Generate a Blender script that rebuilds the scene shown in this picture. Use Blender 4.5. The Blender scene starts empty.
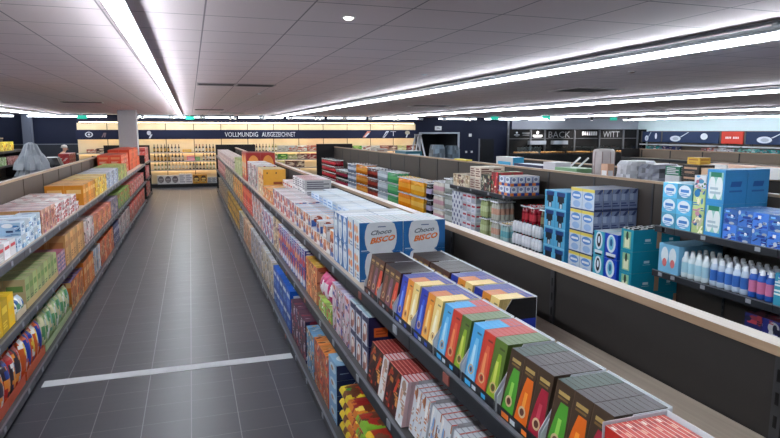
import bpy, bmesh, math, random
from mathutils import Vector, Matrix
PI = math.pi
S = bpy.context.scene
C = S.collection
R = random.Random(7)
ORD = ['first', 'second', 'third', 'fourth', 'fifth', 'sixth', 'seventh', 'eighth', 'ninth', 'tenth', 'eleventh', 'twelfth', 'thirteenth', 'fourteenth', 'fifteenth', 'sixteenth', 'seventeenth', 'eighteenth', 'nineteenth', 'twentieth'] + ['twenty-' + q for q in ('first', 'second', 'third', 'fourth', 'fifth', 'sixth', 'seventh', 'eighth', 'ninth')] + ['thirtieth']

# ------------------------------------------------------------------ camera
cam = bpy.data.objects.new('camera', bpy.data.cameras.new('camera'))
C.objects.link(cam)
CAMZ = 1.95
cam.location = (0, 0, CAMZ)
cam.rotation_euler = (math.radians(90 - 8.344), 0, math.radians(-18.253))
cam.data.sensor_width = 36.0
cam.data.lens = 36.0 * 600.0 / 780.0
cam.data.clip_start = 0.05
cam.data.clip_end = 200
S.camera = cam
# ------------------------------------------------------------------ world, exposure
w = bpy.data.worlds.new('world'); S.world = w; w.use_nodes = True
w.node_tree.nodes['Background'].inputs[0].default_value = (0.62, 0.66, 0.8, 1)
w.node_tree.nodes['Background'].inputs[1].default_value = 0.02
S.view_settings.view_transform = 'Standard'
S.view_settings.look = 'None'
S.view_settings.gamma = 1.0
S.view_settings.use_curve_mapping = False
S.view_settings.exposure = 0.0
TUBE = 50.0          # strength of the ceiling tubes
WALLTUBE = 10.0
LED = 10.0
CEIL = 2.5

# ------------------------------------------------------------------ helpers
def lin(c):
    return tuple((x/12.92 if x <= 0.04045 else ((x+0.055)/1.055)**2.4) for x in (c[0]/255, c[1]/255, c[2]/255)) + (1.0,)

def newmat(name, rough=0.5, metal=0.0, spec=0.5, noise=0.06, nscale=30.0, col=None, bump=0.0, emit=None, estr=0.0, coat=0.0):
    m = bpy.data.materials.new(name); m.use_nodes = True
    nt = m.node_tree; b = nt.nodes['Principled BSDF']
    b.inputs['Roughness'].default_value = rough
    b.inputs['Metallic'].default_value = metal
    b.inputs['Specular IOR Level'].default_value = spec
    b.inputs['Coat Weight'].default_value = coat
    tc = nt.nodes.new('ShaderNodeTexCoord')
    nz = nt.nodes.new('ShaderNodeTexNoise'); nz.inputs['Scale'].default_value = nscale; nz.inputs['Detail'].default_value = 3
    nt.links.new(tc.outputs['Object'], nz.inputs['Vector'])
    mp = nt.nodes.new('ShaderNodeMapRange')
    mp.inputs['To Min'].default_value = 1 - noise; mp.inputs['To Max'].default_value = 1 + noise
    nt.links.new(nz.outputs['Fac'], mp.inputs['Value'])
    mx = nt.nodes.new('ShaderNodeVectorMath'); mx.operation = 'SCALE'
    if col is None:
        at = nt.nodes.new('ShaderNodeAttribute'); at.attribute_name = 'Col'
        nt.links.new(at.outputs['Color'], mx.inputs[0])
    else:
        mx.inputs[0].default_value = lin(col)[:3]
    nt.links.new(mp.outputs[0], mx.inputs['Scale'])
    nt.links.new(mx.outputs[0], b.inputs['Base Color'])
    if bump:
        bp = nt.nodes.new('ShaderNodeBump'); bp.inputs['Strength'].default_value = bump; bp.inputs['Distance'].default_value = 0.01
        nt.links.new(nz.outputs['Fac'], bp.inputs['Height']); nt.links.new(bp.outputs[0], b.inputs['Normal'])
    if emit:
        b.inputs['Emission Color'].default_value = lin(emit); b.inputs['Emission Strength'].default_value = estr
    return m

M = {}
M['card'] = newmat('printed_card', 0.42)
M['matte'] = newmat('matte_paint', 0.75, spec=0.3)
M['film'] = newmat('plastic_film', 0.36, bump=0.2, nscale=40, coat=0.1)
M['pane'] = newmat('display_pane', 0.03, col=(225, 235, 235)); M['pane'].node_tree.nodes['Principled BSDF'].inputs['Transmission Weight'].default_value = 1.0
M['plastic'] = newmat('coloured_plastic', 0.35)
M['metal'] = newmat('shelf_metal', 0.45, metal=0.3)
M['glass'] = newmat('bottle_glass', 0.08, spec=0.7, coat=0.3)
M['panel'] = newmat('dark_back_panel', 0.6, col=(39, 34, 32), noise=0.08, nscale=6)
M['panellit'] = newmat('lit_brown_back_panel', 0.6, col=(84, 70, 61), noise=0.08, nscale=6)  # dark back panel as it looks when lit, light put into the colour
M['panelhalflit'] = newmat('half_lit_back_panel', 0.6, col=(60, 52, 47), noise=0.08, nscale=6)  # same back panel partly lit, the brighter tone painted in
M['panelbeige'] = newmat('beige_back_panel', 0.6, col=(138, 122, 108), noise=0.08, nscale=6)
M['darkmetal'] = newmat('anthracite_metal', 0.42, metal=0.2, col=(52, 53, 58), noise=0.05)
M['silver'] = newmat('brushed_aluminium', 0.35, metal=0.8, col=(190, 195, 205), noise=0.05)
M['tube'] = newmat('lamp_diffuser', 0.4, col=(240, 245, 250), emit=(238, 247, 254), estr=TUBE)
M['walltube'] = newmat('wall_lamp_diffuser', 0.4, col=(240, 245, 250), emit=(238, 247, 254), estr=WALLTUBE)
M['led'] = newmat('warm_led', 0.4, col=(255, 230, 190), emit=(255, 226, 184), estr=LED)
M['exit'] = newmat('exit_sign_glow', 0.4, col=(40, 200, 160), emit=(30, 180, 160), estr=.7)
M['spotglow'] = newmat('spot_glow', 0.4, col=(255, 250, 240), emit=(255, 250, 240), estr=6)

def wood_mat(name, c1, c2, rough=0.5, sc=(40, 1.5, 40)):
    m = bpy.data.materials.new(name); m.use_nodes = True
    nt = m.node_tree; b = nt.nodes['Principled BSDF']; b.inputs['Roughness'].default_value = rough
    tc = nt.nodes.new('ShaderNodeTexCoord'); mp = nt.nodes.new('ShaderNodeMapping'); mp.inputs['Scale'].default_value = sc
    nz = nt.nodes.new('ShaderNodeTexNoise'); nz.inputs['Scale'].default_value = 1.5; nz.inputs['Detail'].default_value = 5
    cr = nt.nodes.new('ShaderNodeValToRGB')
    cr.color_ramp.elements[0].color = lin(c1); cr.color_ramp.elements[1].color = lin(c2)
    cr.color_ramp.elements[0].position = 0.3; cr.color_ramp.elements[1].position = 0.7
    nt.links.new(tc.outputs['Object'], mp.inputs[0]); nt.links.new(mp.outputs[0], nz.inputs['Vector'])
    nt.links.new(nz.outputs['Fac'], cr.inputs[0]); nt.links.new(cr.outputs[0], b.inputs['Base Color'])
    return m
M['wood'] = wood_mat('oak_edge', (150, 122, 98), (186, 158, 130), 0.45)
M['caplit'] = wood_mat('lit_cap_top', (186, 172, 160), (206, 193, 182), 0.4)  # overhead light on the oak cap, put into a paler colour
M['shelfwood'] = wood_mat('beige_shelf', (178, 162, 146), (196, 181, 165), 0.5)
M['creampanel'] = wood_mat('pale_maple_panel', (226, 208, 172), (240, 224, 192), 0.5, (1.5, 40, 1.5))

def tile_mat(name, base, line, px, py, ox, oy, wx, wy, rough, var=0.08, dash=0.0, spec=0.5, streak=False):
    """tiles laid on world x,y: joints at ox+k*px and oy+k*py"""
    m = bpy.data.materials.new(name); m.use_nodes = True
    nt = m.node_tree; b = nt.nodes['Principled BSDF']; b.inputs['Roughness'].default_value = rough
    b.inputs['Specular IOR Level'].default_value = spec
    L = nt.links.new
    tc = nt.nodes.new('ShaderNodeTexCoord'); sp = nt.nodes.new('ShaderNodeSeparateXYZ'); L(tc.outputs['Object'], sp.inputs[0])
    def mth(op, a, b_=None, clamp=False):
        n = nt.nodes.new('ShaderNodeMath'); n.operation = op; n.use_clamp = clamp
        for i, q in enumerate((a, b_)):
            if q is None: continue
            if isinstance(q, (int, float)): n.inputs[i].default_value = q
            else: L(q, n.inputs[i])
        return n.outputs[0]
    def joint(c, o, p, wd):
        t = mth('DIVIDE', mth('SUBTRACT', c, o), p)
        fr = mth('FRACT', t)
        d = mth('ABSOLUTE', mth('SUBTRACT', fr, 0.5))       # 0.5 at joint
        return mth('GREATER_THAN', d, 0.5 - wd / p / 2), mth('FLOOR', t)
    jx, ix = joint(sp.outputs[0], ox, px, wx)
    jy, iy = joint(sp.outputs[1], oy, py, wy)
    j = mth('MAXIMUM', jx, jy)
    wn = nt.nodes.new('ShaderNodeTexWhiteNoise'); wn.noise_dimensions = '2D'
    cb = nt.nodes.new('ShaderNodeCombineXYZ'); L(ix, cb.inputs[0]); L(iy, cb.inputs[1]); L(cb.outputs[0], wn.inputs['Vector'])
    nz = nt.nodes.new('ShaderNodeTexNoise'); nz.inputs['Scale'].default_value = 5; nz.inputs['Detail'].default_value = 6
    mpn = nt.nodes.new('ShaderNodeMapping')
    mpn.inputs['Scale'].default_value = (0.7, 5, 1) if streak else (1, 1, 1)
    L(tc.outputs['Object'], mpn.inputs[0]); L(mpn.outputs[0], nz.inputs['Vector'])
    v = mth('ADD', mth('MULTIPLY', wn.outputs['Value'], var), mth('MULTIPLY', nz.outputs['Fac'], var * 1.6))
    v = mth('ADD', v, 1 - var * 1.3)
    sc = nt.nodes.new('ShaderNodeVectorMath'); sc.operation = 'SCALE'; sc.inputs[0].default_value = lin(base)[:3]; L(v, sc.inputs['Scale'])
    mix = nt.nodes.new('ShaderNodeMix'); mix.data_type = 'RGBA'
    L(j, mix.inputs[0]); L(sc.outputs[0], mix.inputs[6]); mix.inputs[7].default_value = lin(line)
    L(mix.outputs[2], b.inputs['Base Color'])
    r2 = mth('ADD', mth('MULTIPLY', nz.outputs['Fac'], 0.15), rough - 0.07); L(r2, b.inputs['Roughness'])
    return m
M['floor'] = tile_mat('anthracite_floor_tiles', (70, 70, 77), (126, 125, 130), 0.31, 0.29, -0.70, 3.81, 0.006, 0.003, 0.38, 0.10, streak=True)
M['ceiling'] = tile_mat('mineral_ceiling_tiles', (226, 210, 213), (150, 136, 142), 0.45, 0.463, -0.36, 3.12, 0.008, 0.010, 0.7, 0.03, spec=0.25)

def tag(o, label=None, cat=None, group=None, kind=None):
    if label: o['label'] = label
    if cat: o['category'] = cat
    if group: o['group'] = group
    if kind: o['kind'] = kind
    return o

_txt = {}
def text_geo(s):
    if s in _txt: return _txt[s]
    cu = bpy.data.curves.new('t', 'FONT'); cu.body = s.strip('*'); cu.resolution_u = 2
    if s[0] == '*': cu.offset = .035; cu.shear = .3
    o = bpy.data.objects.new('t', cu); C.objects.link(o)
    dg = bpy.context.evaluated_depsgraph_get()
    me = bpy.data.meshes.new_from_object(o.evaluated_get(dg))
    vs = [(v.co.x, v.co.y) for v in me.vertices]; fs = [tuple(p.vertices) for p in me.polygons]
    bpy.data.objects.remove(o); bpy.data.curves.remove(cu); bpy.data.meshes.remove(me)
    x0 = min(v[0] for v in vs); x1 = max(v[0] for v in vs); y0 = min(v[1] for v in vs); y1 = max(v[1] for v in vs)
    vs = [((a - x0) / (x1 - x0), (b - y0) / (y1 - y0)) for a, b in vs]
    _txt[s] = (vs, fs); return _txt[s]

class G:
    def __init__(s): s.v = []; s.f = []; s.c = []; s.m = []; s.sm = []
    def face(s, pts, col, m=0, smooth=False):
        n = len(s.v); s.v += [tuple(p) for p in pts]; s.f.append(tuple(range(n, n + len(pts)))); s.c.append(col); s.m.append(m); s.sm.append(smooth)
        return s
    def box(self, x0, x1, y0, y1, z0, z1, col=(200, 200, 200), m=0, **k):
        P = [(x0,y0,z0),(x1,y0,z0),(x1,y1,z0),(x0,y1,z0),(x0,y0,z1),(x1,y0,z1),(x1,y1,z1),(x0,y1,z1)]
        n = len(self.v); self.v += P
        for key, q in (('d',(3,2,1,0)),('t',(4,5,6,7)),('s',(0,1,5,4)),('b',(1,2,6,5)),('n',(2,3,7,6)),('f',(3,0,4,7))):
            self.f.append(tuple(n + i for i in q)); self.c.append(k.get(key, col)); self.m.append(m); self.sm.append(False)
        return self
    def lathe(s, x, y, prof, n=10, m=0):
        """prof: (r, z, colour of the band above)"""
        base = len(s.v)
        for r, z, c in prof:
            for i in range(n):
                a = 2 * PI * i / n; s.v.append((x + r * math.cos(a), y + r * math.sin(a), z))
        for k in range(len(prof) - 1):
            for i in range(n):
                j = (i + 1) % n
                s.f.append((base + k*n + i, base + k*n + j, base + (k+1)*n + j, base + (k+1)*n + i)); s.c.append(prof[k][2]); s.m.append(m); s.sm.append(True)
        for k, rev in ((0, True), (len(prof) - 1, False)):
            if prof[k][0] > 1e-4:
                q = [base + k*n + i for i in range(n)]
                s.f.append(tuple(reversed(q)) if rev else tuple(q)); s.c.append(prof[k][2]); s.m.append(m); s.sm.append(False)
        return s
    def tube(s, pts, r, col, n=6, m=0):
        pts = [Vector(p) for p in pts]; base = len(s.v)
        for k, p in enumerate(pts):
            d = (pts[min(k+1, len(pts)-1)] - pts[max(k-1, 0)]).normalized()
            u = d.orthogonal().normalized(); t = d.cross(u)
            for i in range(n):
                a = 2*PI*i/n; s.v.append(tuple(p + r*(math.cos(a)*u + math.sin(a)*t)))
        for k in range(len(pts)-1):
            for i in range(n):
                j = (i+1) % n
                s.f.append((base+k*n+i, base+k*n+j, base+(k+1)*n+j, base+(k+1)*n+i)); s.c.append(col); s.m.append(m); s.sm.append(True)
        for k, rev in ((0, True), (len(pts)-1, False)):
            q = [base+k*n+i for i in range(n)]; s.f.append(tuple(reversed(q)) if rev else tuple(q)); s.c.append(col); s.m.append(m); s.sm.append(False)
        return s
    # ---- printed artwork on the six sides of a box
    def art(s, B, side, items, m=0, e0=0.0003):
        x0, x1, y0, y1, z0, z1 = B
        def P(u, v, e):
            if side == 'f': return (x0 - e, y1 + (y0 - y1) * u, z0 + (z1 - z0) * v)
            if side == 'b': return (x1 + e, y0 + (y1 - y0) * u, z0 + (z1 - z0) * v)
            if side == 's': return (x0 + (x1 - x0) * u, y0 - e, z0 + (z1 - z0) * v)
            if side == 'n': return (x1 + (x0 - x1) * u, y1 + e, z0 + (z1 - z0) * v)
            return (x0 + (x1 - x0) * u, y0 + (y1 - y0) * v, z1 + e)
        for k, it in enumerate(items):
            e = e0 * (k * 0.1 + 1); sh, a, b, c, d, col = it[:6]
            if sh == 'r': s.face([P(a,b,e), P(c,b,e), P(c,d,e), P(a,d,e)], col, m)
            elif sh == 'e':
                n = 22; cu, cv, ru, rv = (a+c)/2, (b+d)/2, (c-a)/2, (d-b)/2
                pts = []
                for i in range(n):
                    t = 2*PI*i/n; pts.append(P(min(1, max(0, cu+ru*math.cos(t))), min(1, max(0, cv+rv*math.sin(t))), e))
                s.face(pts, col, m)
            elif sh == 'q':      # slanted band: bottom a..b, top c..d
                s.face([P(a,it[6],e), P(b,it[6],e), P(d,it[7],e), P(c,it[7],e)], col, m)
            elif sh == 'p': s.face([P(u, v, e) for u, v in it[6]], col, m)
            elif sh == 'l':      # lines of small print
                n = it[6]
                for i in range(n):
                    vv = b + (d - b) * (i + 0.5) / n; h = (d - b) / n * 0.28
                    s.face([P(a,vv-h,e), P(c-(c-a)*0.25*(i%2),vv-h,e), P(c-(c-a)*0.25*(i%2),vv+h,e), P(a,vv+h,e)], col, m)
            elif sh == 'T':
                vs, fs = text_geo(it[6]); sk = it[7] if len(it) > 7 else 0
                base = len(s.v)
                s.v += [P(a+(c-a)*u, b+(d-b)*v+sk*u, e) for u, v in vs]
                for f in fs: s.f.append(tuple(base+i for i in f)); s.c.append(col); s.m.append(m); s.sm.append(False)
        return s
    def mesh(s, name, mats):
        me = bpy.data.meshes.new(name); me.from_pydata(s.v, [], s.f)
        for mt in mats: me.materials.append(mt)
        me.polygons.foreach_set('material_index', s.m)
        me.polygons.foreach_set('use_smooth', s.sm)
        ca = me.color_attributes.new('Col', 'FLOAT_COLOR', 'CORNER')
        buf = []
        for f, c in zip(s.f, s.c): buf += list(lin(c)) * len(f)
        ca.data.foreach_set('color', buf)
        me.update(); return me
    def obj(s, name, mats, parent=None, loc=None):
        if not isinstance(mats, (list, tuple)): mats = [mats]
        return link(name, s.mesh(name, mats), parent, loc)

def link(name, me, parent=None, loc=None, rz=0):
    o = bpy.data.objects.new(name, me); C.objects.link(o)
    if parent: o.parent = parent
    if loc: o.location = loc
    if rz: o.rotation_euler.z = rz
    return o

def empty(name, loc, label=None, cat=None, group=None, rz=0):
    o = link(name, None, None, loc, rz); o.empty_display_size = 0.1
    return tag(o, label, cat, group)

def struct(name, g, mats, parent=None):
    o = g.obj(name, mats, parent)
    if not parent: o['kind'] = 'structure'
    return o

# ------------------------------------------------------------------ the room
XL, XR, YF, YB = -7.5, 19.3, -4.0, 22.6
struct('floor', G().box(XL, XR, YF, YB, -0.1, 0), M['floor'])
struct('ceiling', G().box(XL, XR, YF, YB, CEIL, CEIL + 0.1), M['ceiling'])
NAVY = (24, 30, 52)
struct('wall_left', G().box(XL - .1, XL, YF, YB, 0, CEIL, NAVY), M['matte'])
struct('wall_front', G().box(XL, XR, YF - .1, YF, 0, CEIL, (150, 150, 155)), M['matte'])
g = G().box(XR, XR + .1, YF, YB, 0, CEIL, (222, 240, 244)); struct('wall_right', g, M['matte'])
# back wall with the stockroom doorway between x=8.75 and x=10.4
g = G()
g.box(XL, 8.75, YB, YB + .1, 0, CEIL, NAVY).box(8.75, 10.35, YB, YB + .1, 1.86, CEIL, NAVY).box(10.35, 12.85, YB, YB + .1, 0, CEIL, NAVY)
g.box(12.85, XR, YB, YB + .1, 0, CEIL, (176, 180, 192))
struct('wall_back', g, M['matte'])
g = G().box(8.6, 10.5, YB + 2.4, YB + 2.5, 0, CEIL, (60, 62, 66)).box(8.6, 8.7, YB + .1, YB + 2.4, 0, CEIL, (70, 72, 76)).box(10.4, 10.5, YB + .1, YB + 2.4, 0, CEIL, (70, 72, 76)).box(8.6, 10.5, YB + .1, YB + 2.4, -.1, 0, (70, 72, 76)).box(8.6, 10.5, YB + .1, YB + 2.4, 2.2, 2.3, (70, 72, 76))
struct('wall_stockroom', g, M['matte'])
g = G().box(8.67, 8.75, YB - .04, YB, 0, 1.90, (168, 176, 186)).box(10.35, 10.43, YB - .04, YB, 0, 1.90, (168, 176, 186)).box(8.75, 10.35, YB - .04, YB, 1.84, 1.90, (168, 176, 186))
struct('trim_1', g, M['metal'])
struct('trim_2', G().box(XL, -3.6, YB - .03, YB, 0, 1.50, (46, 50, 58)).box(XL, -3.6, YB - .035, YB, 1.50, 1.53, (110, 114, 124)), M['matte'])
# column in the left shelving line
g = G().box(-1.83, -1.37, 17.75, 18.2, 0, CEIL, (166, 162, 164)); tag(g.obj('column', M['matte']), kind='structure').name = 'wall_column'
g = G().box(-5.12, -4.86, 22.2, 22.45, 0, CEIL, (104, 110, 126)); tag(g.obj('column', M['matte']), kind='structure').name = 'wall_pier'
# white line across the aisle floor
tag(G().box(-1.175, .76, 4.99, 5.11, 0, .003, (214, 216, 220)).obj('trim_3', M['matte']), kind='structure')

# ------------------------------------------------------------------ ceiling lights
def light_line(x, y0, y1, label, rail=True):
    t = empty('strip_light', (x, 0, 0), label, 'ceiling light', 'strip lights running along the hall')
    G().box(-.015, .015, y0, y1, CEIL - .012, CEIL, (70, 74, 82)).obj('ceiling_channel', M['plastic'], t)
    G().box(-.012, .012, y0, y1, 2.462, 2.476, (215, 222, 230)).obj('light_rail', M['plastic'], t)
    y = y0
    k = 0
    while y < y1 - .1:
        e = min(y + 2.95, y1)
        G().box(-.025, .025, y + .01, e - .01, 2.410, 2.438, (255, 255, 255)).obj('light_tube', M['tube'], t)
        G().box(-.042, .042, y + .005, e - .005, 2.439, 2.446, (150, 156, 164)).box(-.03, .03, y + .005, e - .005, 2.4465, 2.456, (180, 186, 194)).obj('tube_housing', M['plastic'], t)
        G().box(-.012, .012, y + .4, y + .43, 2.474, CEIL - .012, (170, 176, 184)).obj('bracket', M['plastic'], t)
        y = e; k += 1
light_line(-0.255, -1.0, 22.0, 'long white strip light above the grey aisle, left of the signs')
light_line(2.83, -1.0, 22.0, 'brightest long strip light crossing the ceiling at upper right')
light_line(6.75, 1.0, 22.0, 'second strip light below the brightest one at right')
light_line(12.2, 4.0, 22.0, 'third strip light near the right wall, above the bakery')
light_line(18.0, 6.0, 22.0, 'farthest strip light along the pale right wall')
light_line(-4.05, 3.0, 22.0, 'strip light over the far left, above the dark navy wall')

# strip lights over the back wall
for iw, (x0, x1) in enumerate(((-7.2, -5.3), (-4.9, -2.6), (-1.7, 0.0), (0.15, 1.5), (1.65, 3.2), (3.35, 4.7), (4.85, 6.3), (6.6, 8.4), (9.3, 10.9), (11.3, 12.9), (13.3, 15.0))):
    t = empty('wall_strip_light', ((x0+x1)/2, YB - .55, CEIL),
              'short white strip light over the back wall, %s from the left' % ORD[iw], 'ceiling light', 'strip lights along the back wall')
    h = (x1 - x0) / 2
    G().box(-h, h, -.03, .03, -.10, -.055, (255, 255, 255)).obj('light_tube', M['walltube'], t)
    G().box(-h, h, -.02, .02, -.055, 0, (90, 92, 98)).obj('housing', M['plastic'], t)
# twin spots
for i in range(13):
    x = -1.55 + i * 0.99
    t = empty('spotlight', (x, YB - 1.0, CEIL), 'small white twin spotlight before the back wall, %s from the left' % ORD[i], 'spotlight', 'spotlights before the back wall')
    G().box(-.02, .02, -.02, .02, -.06, 0, (60, 60, 64)).obj('stem', M['plastic'], t)
    big = i % 3 == 0
    for sx in ((-.08, .08) if big else (-.05, .05)):
        h = G().lathe(sx, 0, [(.045, -.14, (225, 230, 236)), (.05, -.06, (225, 230, 236))], 10).obj('spot_head', M['plastic'], t)
        G().lathe(sx, 0, [(.035, -.146, (255, 250, 240)), (.035, -.142, (255, 250, 240))], 10).obj('lens', M['spotglow'] if big else M['plastic'], h)

def exit_sign(x, y, label, z=CEIL):
    t = empty('exit_sign', (x, y, z), label, 'exit sign', 'green exit signs')
    G().box(-.14, .14, -.02, .02, -.17, -.06, (40, 200, 160)).art((-.14, .14, -.02, .02, -.17, -.06), 's', [('r', .58, .15, .85, .85, (235, 255, 250)), ('e', .32, .62, .42, .82, (235, 255, 250)), ('q', .22, .34, .34, .48, (235, 255, 250), .15, .62), ('q', .10, .18, .30, .40, (235, 255, 250), .15, .5)]).obj('sign_face', M['exit'], t)
    G().box(-.01, .01, -.01, .01, -.06, 0, (200, 200, 205)).obj('hanger', M['plastic'], t)
exit_sign(-3.2, 21.2, 'green exit sign on the ceiling left of the grey column')
exit_sign(.02, 21.6, 'green exit sign where the aisle strip light ends')
exit_sign(9.9, 18.6, 'green exit sign above the stockroom doorway')
exit_sign(10.9, 17.0, 'green exit sign on the ceiling right of the doorway')
exit_sign(14.6, 18.4, 'green exit sign above the bakery lettering')
tag(G().box(9.35, 9.62, YB - .05, YB, 1.98, 2.14, (225, 228, 232)).art((9.35, 9.62, YB - .05, YB, 1.98, 2.14), 's', [('l', .2, .25, .8, .75, (90, 95, 105), 2)]).obj('door_sign', M['plastic']), 'small white sign on the navy wall above the stockroom doorway', 'sign')

# ceiling vents and small fittings
def vent(x0, x1, y0, y1, label):
    t = empty('ceiling_vent', ((x0+x1)/2, (y0+y1)/2, CEIL), label, 'air vent', 'dark slot vents in the ceiling')
    hx, hy = (x1-x0)/2, (y1-y0)/2
    G().box(-hx, hx, -hy, hy, -.004, 0, (30, 26, 28)).obj('vent_slot', M['matte'], t)
    g = G()
    for s_ in (-1, 1): g.box(-hx, hx, s_*hy-.008, s_*hy+.008, -.008, 0, (150, 142, 146)); g.box(s_*hx-.008, s_*hx+.008, -hy-.008, hy+.008, -.0079, 0, (150, 142, 146))
    g.obj('vent_frame', M['metal'], t)
    g = G()
    for k in range(1, 4): g.box(-hx, hx, -hy+2*hy*k/4-.004, -hy+2*hy*k/4+.004, -.007, -.003, (70, 62, 66))
    g.obj('vent_blade', M['metal'], t)
vent(.11, .53, 7.40, 7.72, 'dark slot vent above the aisle, left one of the pair')
vent(.56, 1.0, 7.40, 7.72, 'dark slot vent above the aisle, right one of the pair')
vent(.15, .85, 16.2, 16.8, 'small dark slot vent on the ceiling before the back wall')
vent(.9, 1.6, 19.0, 19.5, 'dark slot vent on the ceiling nearest the back wall lettering')
vent(4.75, 5.45, 6.7, 7.35, 'dark square vent between the two strip lights at right')
vent(-2.3, -1.6, 12.9, 13.2, 'slim dark vent on the ceiling before the grey column')
vent(4.6, 5.4, 12.2, 12.7, 'dark slot vent beside the brightest strip light, far')
def dome(x, y, label, col=(230, 230, 235), glow=False):
    t = empty('ceiling_fitting', (x, y, CEIL), label, 'ceiling fitting', 'small round fittings in the ceiling')
    G().lathe(0, 0, [(.012, -.014, col), (.022, -.008, col), (.028, 0, col)], 12).obj('dome', M['spotglow'] if glow else M['plastic'], t)
    G().lathe(0, 0, [(.036, -.004, (200, 195, 200)), (.036, 0, (200, 195, 200))], 14).obj('ring', M['plastic'], t)
dome(.76, 2.95, 'small bright round fitting in the ceiling at top centre', glow=True)
dome(1.0, 9.2, 'small round detector behind the slot vents')
dome(3.95, 4.75, 'small round brown detector right of the brightest strip light', (90, 70, 66))
dome(2.2, 5.6, 'small round detector on the ceiling left of the brightest strip light')
dome(-.9, 12.4, 'small round detector beside the aisle strip light')
dome(-1.5, 15.5, 'small round detector before the grey column')
dome(-3.3, 13.0, 'small round detector at far left of the ceiling')
# ------------------------------------------------------------------ gondola shelving
def tags_geo(ys, x, sgn, z):
    g = G()
    for y, w_, c in ys:
        a, b = (x - .004, x) if sgn < 0 else (x, x + .004)
        g.box(a, b, y - w_/2, y + w_/2, z - .030, z + .002, c)
    return g
def gondola(label, xl, xr, y0, y1, left, right, bay=0.98, lipl=None, lipr=None, endh=1.52, cap=1.43, near=9.0, tagged=None, pm='panel', rail=(44, 46, 52)):
    """back panel between xl and xr under a wooden cap; left / right: (z, y0, y1, wooden) shelves"""
    t = empty('gondola_shelving', ((xl+xr)/2, (y0+y1)/2, 0), label, 'shelving', 'long shelving runs')
    ox, oy = (xl+xr)/2, (y0+y1)/2
    def put(name, g, m, p=None):
        me = g.mesh(name, [m]); me.transform(Matrix.Translation((-ox, -oy, 0)))
        return link(name, me, p or t)
    y = y0; n = 0
    while y < y1 - .01:
        e = min(y + bay, y1)
        put('back_panel', G().box(xl+.012, xr-.012, y+.0005, e-.0005, .10, cap-.025), M[pm])
        q_ = put('top_cap', G().box(xl, xr, y+.001, e-.001, cap-.025, cap-.0005), M['wood']); put('cap_lit_face', G().box(xl+.001, xr-.001, y+.001, e-.001, cap-.0005, cap), M['caplit'], q_)  # thin pale layer paints the lit look onto the cap's top
        g = G().box(xl+.004, xr-.004, y-.014, y+.014, .1, cap-.026, (58, 57, 60))
        if y < 4.5:
            for k in range(20):
                z = .2 + k*.06
                for xx, s_ in ((xl+.004, -1), (xr-.004, 1)): g.box(min(xx, xx+s_*.0006), max(xx, xx+s_*.0006), y-.005, y+.005, z, z+.032, (8, 8, 9))
        put('upright', g, M[pm] if pm == 'panellit' else M['metal'])
        y = e; n += 1
    for side, lip, shelves in ((-1, lipl, left), (1, lipr, right)):
        if lip is None: continue
        px = xl + .003 if side < 0 else xr - .003
        put('base_plinth', G().box(min(lip+.03*(-side), px), max(lip-.03*side, px), y0, y1, 0, .09, (30, 30, 33)), M['metal'])
        for (z, a, b, wd) in shelves:
            y = a
            while y < b - .01:
                e = min(y + bay, b) if b - y - bay > .15 else b
                q = put('shelf', G().box(min(lip, px), max(lip, px), y+.002, e-.002, z-.028, z, (74, 72, 74)), M['shelfwood'] if wd else M['metal'])
                x0, x1 = (lip-.012, lip) if side < 0 else (lip, lip+.012)
                put('price_rail', G().box(x0, x1, y+.003, e-.003, z-.046, z+.012, rail, t=(120, 122, 128)).box(x0-.001, x1+.001, y+.003, e-.003, z+.007, z+.013, (108, 112, 120)), M['metal'], q)
                if tagged == side and a > -90 and y < near and e > 0.6:
                    for k in range(2):
                        yy = y + (e-y)*(.22+.5*k) + R.uniform(-.08, .08)
                        c = (150, 153, 162) if R.random() > .06 else (150, 84, 74)
                        put('price_tag', tags_geo([(yy, .045, c)], x0 if side < 0 else x1, side, z), M['card'], q)
                y = e
            if tagged == side:
                ys = []; yy = near + .3
                while yy < b: ys.append((yy, .045, (170, 173, 182))); yy += R.uniform(.3, .7)
                if ys:
                    st = put('price_tags', tags_geo(ys, lip-.012 if side < 0 else lip+.012, side, z), M['card'], q); st['kind'] = 'stuff'; st.name = 'price_tag_row'
    # end panel
    a = lipl if lipl is not None else xl; b = lipr if lipr is not None else xr
    put('end_panel', G().box(a, b, y1, y1+.03, 0, endh, (34, 32, 34)), M['matte'])
    return t
# A: between the aisle and the drinks aisle
gondola('long shelving run right of the grey tiled aisle with chocolate on top', 1.34, 1.40, -.93, 20.0,
        [(.13, -.93, 20, 0), (.745, -.93, 20, 0), (1.185, -.93, 20, 1)], [(.13, -.93, 20, 0), (.7, -.93, 20, 0), (1.05, -.93, 20, 0)], lipl=.75, lipr=1.99, tagged=-1)
gondola('long shelving run left of the grey tiled aisle, cookie cartons on it', -1.90, -1.84, 2.0, 17.6,
        [(.13, 2, 17.6, 0), (.7, 2, 17.6, 0)], [(.10, 2.0, 17.6, 0), (.60, 2.0, 17.6, 0), (1.07, 2.0, 17.6, 1)], lipl=-2.5, lipr=-1.205, endh=1.30, tagged=1, pm='panellit', rail=(84, 86, 92))
gondola('short shelving run behind the grey column, full of red packs', -1.90, -1.84, 18.35, 20.0,
        [(.13, 18.35, 20, 0)], [(.10, 18.35, 20, 0), (.60, 18.35, 20, 0), (1.07, 18.35, 20, 1)], lipl=-2.5, lipr=-1.205, tagged=None)
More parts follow.
